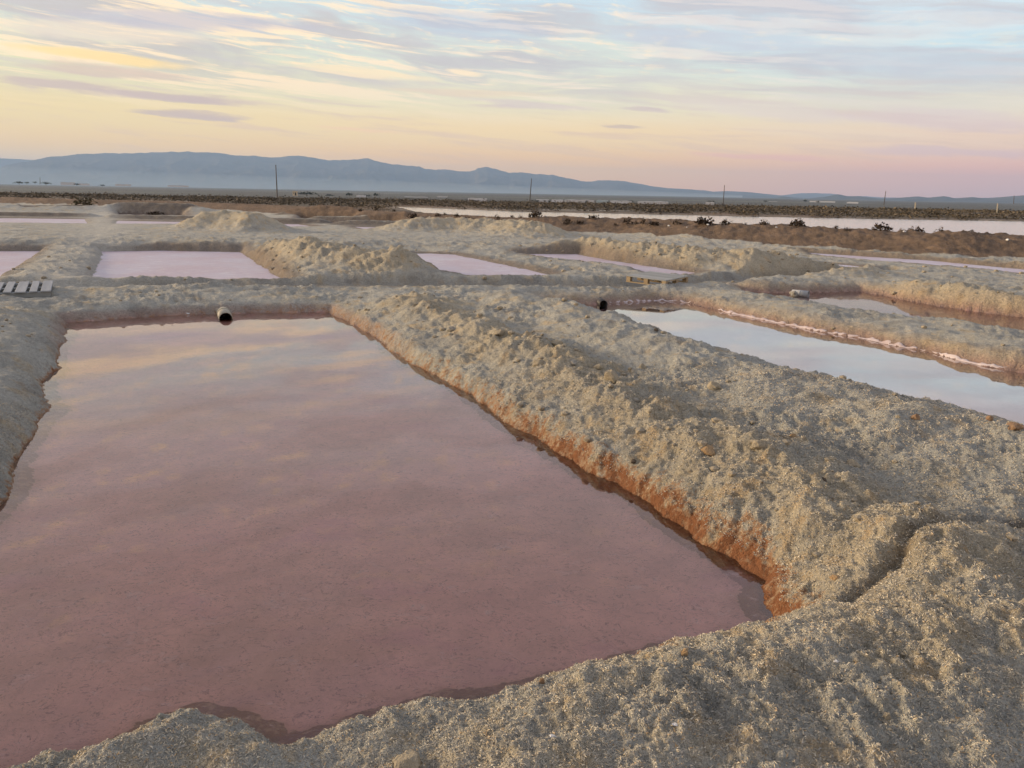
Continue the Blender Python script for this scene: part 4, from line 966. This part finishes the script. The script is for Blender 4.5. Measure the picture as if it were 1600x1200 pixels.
# ------------------------------------------------------------------ clods, crust crystals, scraps
for i, (x, y, wd, ht, tone, label) in enumerate([
        (0.897, 6.771, 0.175, 0.105, 'tan', 'largest rounded tan clod on the long bank right of the big pan'),
        (0.853, 7.482, 0.103, 0.064, 'tan', 'small tan clod touching the upper left of the largest clod'),
        (0.278, 7.675, 0.144, 0.085, 'tan', 'tan clod on the long bank well left of the largest clod'),
        (0.607, 7.536, 0.103, 0.064, 'grey', 'greyish clod on the bank just left of the largest clod'),
        (0.489, 8.256, 0.126, 0.063, 'tan', 'flat tan flake of earth on the upper long bank'),
        (-0.162, 8.929, 0.151, 0.068, 'tan', 'flat tilted flake nearest the far end of the long bank'),
        (-0.792, 9.718, 0.116, 0.074, 'grey', 'grey clod at the far end of the bank left of the tilted flake'),
        (1.711, 9.08, 0.062, 0.039, 'dark', 'tiny dark clod on the crest before the white water'),
        (1.326, 7.636, 0.106, 0.066, 'tan', 'small tan clod just right of the largest clod'),
        (0.88, 5.206, 0.047, 0.037, 'dark', 'tiny dark lump near the rusty edge of the bank'),
        (1.024, 6.135, 0.075, 0.054, 'grey', 'grey clod on the lower slope below the largest clod'),
        (3.007, 5.502, 0.086, 0.054, 'brown', 'brown clod standing alone on the flat top of the long bank'),
        (2.87, 5.496, 0.043, 0.032, 'tan', 'tiny tan clod beside the lone brown clod on the bank top'),
        (3.526, 5.448, 0.067, 0.045, 'brown', 'brown lump on the crest edge before the white water, left of two'),
        (3.558, 5.211, 0.119, 0.07, 'brown', 'bigger brown lump on the crest edge at the right picture side'),
        (2.04, 5.312, 0.059, 0.044, 'orange', 'small orange clod on the right of the long bank'),
        (2.305, 4.883, 0.095, 0.057, 'tan', 'tan clod on the bank below the small orange clod'),
        (1.673, 4.881, 0.207, 0.063, 'tan', 'wide overhanging slab with a dark crack under it on the bank'),
        (1.355, 5.02, 0.137, 0.059, 'orange', 'wide orange lump on the slope left of the overhanging slab'),
        (1.912, 4.414, 0.042, 0.034, 'dark', 'small dark clod on the slope above the crack'),
        (1.812, 6.699, 0.155, 0.083, 'tan', 'tan clod right of the largest clod, above a hollow'),
        (1.596, 3.426, 0.049, 0.031, 'orange', 'yellow-orange clod just inside the corner of the big pan'),
        (0.699, 2.68, 0.038, 0.027, 'orange', 'orange lump on the near bank by the water corner'),
        (1.336, 2.335, 0.032, 0.027, 'tan', 'round tan pebble on the near ground at lower right'),
        (1.272, 2.628, 0.026, 0.017, 'white', 'tiny white flake on the near ground below the pan corner'),
        (-0.313, 2.137, 0.108, 0.061, 'tan', 'big smooth tan stone at the bottom edge of the picture'),
        (0.132, 2.547, 0.026, 0.044, 'brown', 'upright knobbly stub standing at the edge of the near bank'),
        (0.568, 2.218, 0.033, 0.014, 'white', 'white elongated flake on the near ground right of the blue-white one'),
        (0.157, 2.184, 0.028, 0.016, 'white', 'blue-white flake on the near ground above the smooth tan stone'),
        ]):
    rs_ = np.random.RandomState(40 + i); bm = clod_mesh(rs_, 3)
    flat = tone == 'white'
    if wd > .18 and ht < wd * .45: wd, ht = wd * .75, ht * 1.3
    bmesh.ops.scale(bm, vec=(wd * .5, wd * (.38 if flat else .46), ht * (.3 if flat else .62)), verts=bm.verts)
    o = obj_bm('salt_flake' if flat else 'clod', bm, M_CLOD[tone], None, False)
    o.location = (x, y, gz(x, y) + ht * (.1 if flat else -.02)); o.rotation_euler = (rs_.uniform(-.2, .2), rs_.uniform(-.2, .2), rs_.uniform(-.5, .5))
    tag(o, label, 'flake' if flat else 'clod', 'white salt flakes' if flat else 'clods of dried earth on the banks')


def crystals():
    """needle-like gypsum crust bits on the ground within a few paces"""
    rs = np.random.RandomState(5); n = N_SHARDS
    rr = 1.5 + 6.2 * rs.rand(n) ** 1.35; th = np.radians(rs.uniform(-38, 40, n))
    x = rr * np.sin(th); y = rr * np.cos(th)
    z, q = terrain(x, y)
    d = q['D']; ok = (z > .03) & (d['main'] > .05) & (d['second'] > .1)
    dens = fbm(x, y, 4., 3, 601); ok &= rs.rand(n) < np.clip(.8 + 1.0 * dens, .15, 1)
    x, y, z, rr = x[ok], y[ok], z[ok], rr[ok]; n = len(x)
    L = (.0028 + .0055 * rs.rand(n) ** 2) * (1 + .10 * (rr - 2)); wd = L * (.22 + .25 * rs.rand(n))
    big = rs.rand(n) < .03; L = np.where(big, L * 1.6, L)
    a = rs.rand(n) * 2 * np.pi; tilt = np.abs(rs.randn(n)) * .5
    ax = np.stack([np.cos(a) * np.cos(tilt), np.sin(a) * np.cos(tilt), np.sin(tilt)], 1)
    s1 = np.stack([-np.sin(a), np.cos(a), np.zeros(n)], 1); s2 = np.cross(ax, s1)
    c = np.stack([x, y, z + L * .12], 1)
    v = np.stack([c - ax * L[:, None] + s1 * wd[:, None], c - ax * (L * .8)[:, None] - s1 * wd[:, None], c + ax * L[:, None] + s2 * (wd * .3)[:, None], c + s2 * (wd * 1.3)[:, None]], 1).reshape(-1, 3)
    b = np.arange(n)[:, None] * 4
    F = np.concatenate([b + np.array([[0, 1, 3]]), b + np.array([[1, 2, 3]]), b + np.array([[2, 0, 3]])])
    m, k, out = material('crust_bits'); ca = k.n('ShaderNodeAttribute', attribute_name='Col')
    bs = k.n('ShaderNodeBsdfPrincipled'); k.put(bs.inputs['Base Color'], ca.outputs['Color']); bs.inputs['Roughness'].default_value = .6; k.put(out.inputs[0], bs.outputs[0])
    o = mesh_np('salt_crystals', v, F, m)
    pal = np.array([(.52, .47, .36), (.44, .40, .32), (.33, .31, .27), (.54, .44, .29), (.20, .19, .165), (.44, .31, .17)]); t = rs.choice(6, n, p=[.24, .26, .2, .14, .1, .06])
    colr = pal[t] * (.8 + .4 * rs.rand(n))[:, None]
    set_color(o.data, 'Col', np.repeat(colr, 4, axis=0))
    tag(o, 'needle-like salt crust bits strewn over the near banks', 'salt crystals', kind='stuff'); print('crystals', n)
crystals()

def pebbles():
    """small crumbs of earth fallen down the long bank"""
    rs = np.random.RandomState(15); n = 9000
    rr = 2.6 + 25 * rs.rand(n) ** 1.2; th = np.radians(rs.uniform(-38, 40, n)); x = rr * np.sin(th); y = rr * np.cos(th)
    z, q = terrain(x, y); d = q['D']
    ok = (z > .04) & (d['main'] > .1) & (rs.rand(n) < np.clip(.15 + .9 * q['fresh'] + .5 * fbm(x, y, 1.5, 2, 611), .03, 1))
    x, y, z, rr = x[ok], y[ok], z[ok], rr[ok]; n = len(x)
    bm = clod_mesh(rs, 1); bv = np.array([v.co[:] for v in bm.verts]); bm.verts.index_update(); bf = np.array([[v.index for v in f.verts] for f in bm.faces]); bm.free()
    s = (.006 + .03 * rs.rand(n) ** 5 * np.clip((rr - 2.5) / 3, .25, 1)) * (1 + .05 * rr); a = rs.rand(n) * 6.28
    V = np.empty((n, len(bv), 3)); ca, sa = np.cos(a)[:, None], np.sin(a)[:, None]
    V[:, :, 0] = (bv[:, 0] * ca - bv[:, 1] * sa) * s[:, None] + x[:, None]; V[:, :, 1] = (bv[:, 0] * sa + bv[:, 1] * ca) * s[:, None] + y[:, None]
    V[:, :, 2] = bv[:, 2] * s[:, None] * .75 + z[:, None] + s[:, None] * .2
    F = (bf[None] + (np.arange(n) * len(bv))[:, None, None]).reshape(-1, 3)
    o = mesh_np('crumbs', V.reshape(-1, 3), F, clod_mat('crumb_earth', (.33, .29, .22), (.41, .34, .23), (.18, .16, .13)))
    tag(o, 'small crumbs of earth strewn over the banks', 'crumbs', kind='stuff')
pebbles()

for i, (x, y, wd, label) in enumerate([
        (-5.25, 12.29, 0.068, 'white scrap at the waterline left of the beige pipe'),
        (10.97, 32.9, 0.116, 'white scrap on the brown dyke under the last domed bush'),
        (1.61, 41.77, 0.139, 'pale upright scrap on the dyke right of the middle pole'),
        (7.71, 35.16, 0.12, 'pale stone on the dyke slope below the close row'),
        (7.12, 36.27, 0.154, 'small pale stone on the dyke left of another'),
        (14.72, 29.62, 0.166, 'white scrap on the dyke slope near the pale twiggy bush'),
        (17.27, 27.41, 0.162, 'white scrap near the foot of the dyke at the right edge'),
        (8.6, 34.96, 0.15, 'pale lump on the dyke below the large ragged bush'),
        (9.43, 35.45, 0.122, 'tiny pale stone on the dyke below the dense dome'),
        ]):
    bm = clod_mesh(np.random.RandomState(140 + i), 2); bmesh.ops.scale(bm, vec=(wd * .5, wd * .4, wd * .3), verts=bm.verts)
    o = obj_bm('scrap', bm, M_CLOD['white'], None, True); o.location = (x, y, max(gz(x, y), 0.) + wd * .1); o.rotation_euler = (0, 0, i * 1.3)
    tag(o, label, 'scrap', 'white scraps and pale stones')


# ------------------------------------------------------------------ haze
def haze():
    bm = bmesh.new(); box(bm, -16000, 16000, -400, 18600, -9, HAZE_TOP)
    m, k, out = material('haze_air')
    v = k.n('ShaderNodeVolumePrincipled'); v.inputs['Color'].default_value = (*HAZE_COL, 1); v.inputs['Density'].default_value = HAZE_DENSITY; v.inputs['Anisotropy'].default_value = HAZE_G
    k.put(out.inputs['Volume'], v.outputs[0])
    tag(obj_bm('haze', bm, m), kind='stuff')
haze()
def mist():
    """low bank of ground mist at the foot of the range, thick at the ground and thinning to nothing at its top"""
    A = np.radians(np.linspace(-52, 16, 70)); n = len(A); hgt = np.interp(np.degrees(A), [-52, -30, -10, 5, 16], [190, 175, 130, 75, 30])
    prof = [(9300, 0.), (8300, .0), (8350, .18), (8600, .5), (8950, .82), (9300, 1.), (9650, .82), (10000, .5), (10250, .18), (10300, .0)]
    co = np.concatenate([np.stack([r_ * np.sin(A), r_ * np.cos(A), -3. + hgt * h_], 1) for r_, h_ in prof[1:]])
    m_ = len(prof) - 1; F = []
    for q in range(m_):
        for i in range(n - 1): F.append((q * n + i, q * n + i + 1, ((q + 1) % m_) * n + i + 1, ((q + 1) % m_) * n + i))
    o = mesh_np('mist', co, F)
    bm = bmesh.new(); bm.from_mesh(o.data); bmesh.ops.holes_fill(bm, edges=bm.edges[:], sides=0); bmesh.ops.recalc_face_normals(bm, faces=bm.faces); bm.to_mesh(o.data); bm.free()
    m, k, out = material('mist_air'); v = k.n('ShaderNodeVolumePrincipled'); v.inputs['Color'].default_value = (.74, .92, 1., 1); v.inputs['Density'].default_value = MIST_DENSITY
    k.put(out.inputs['Volume'], v.outputs[0]); o.data.materials.append(m); tag(o, kind='stuff')
mist()
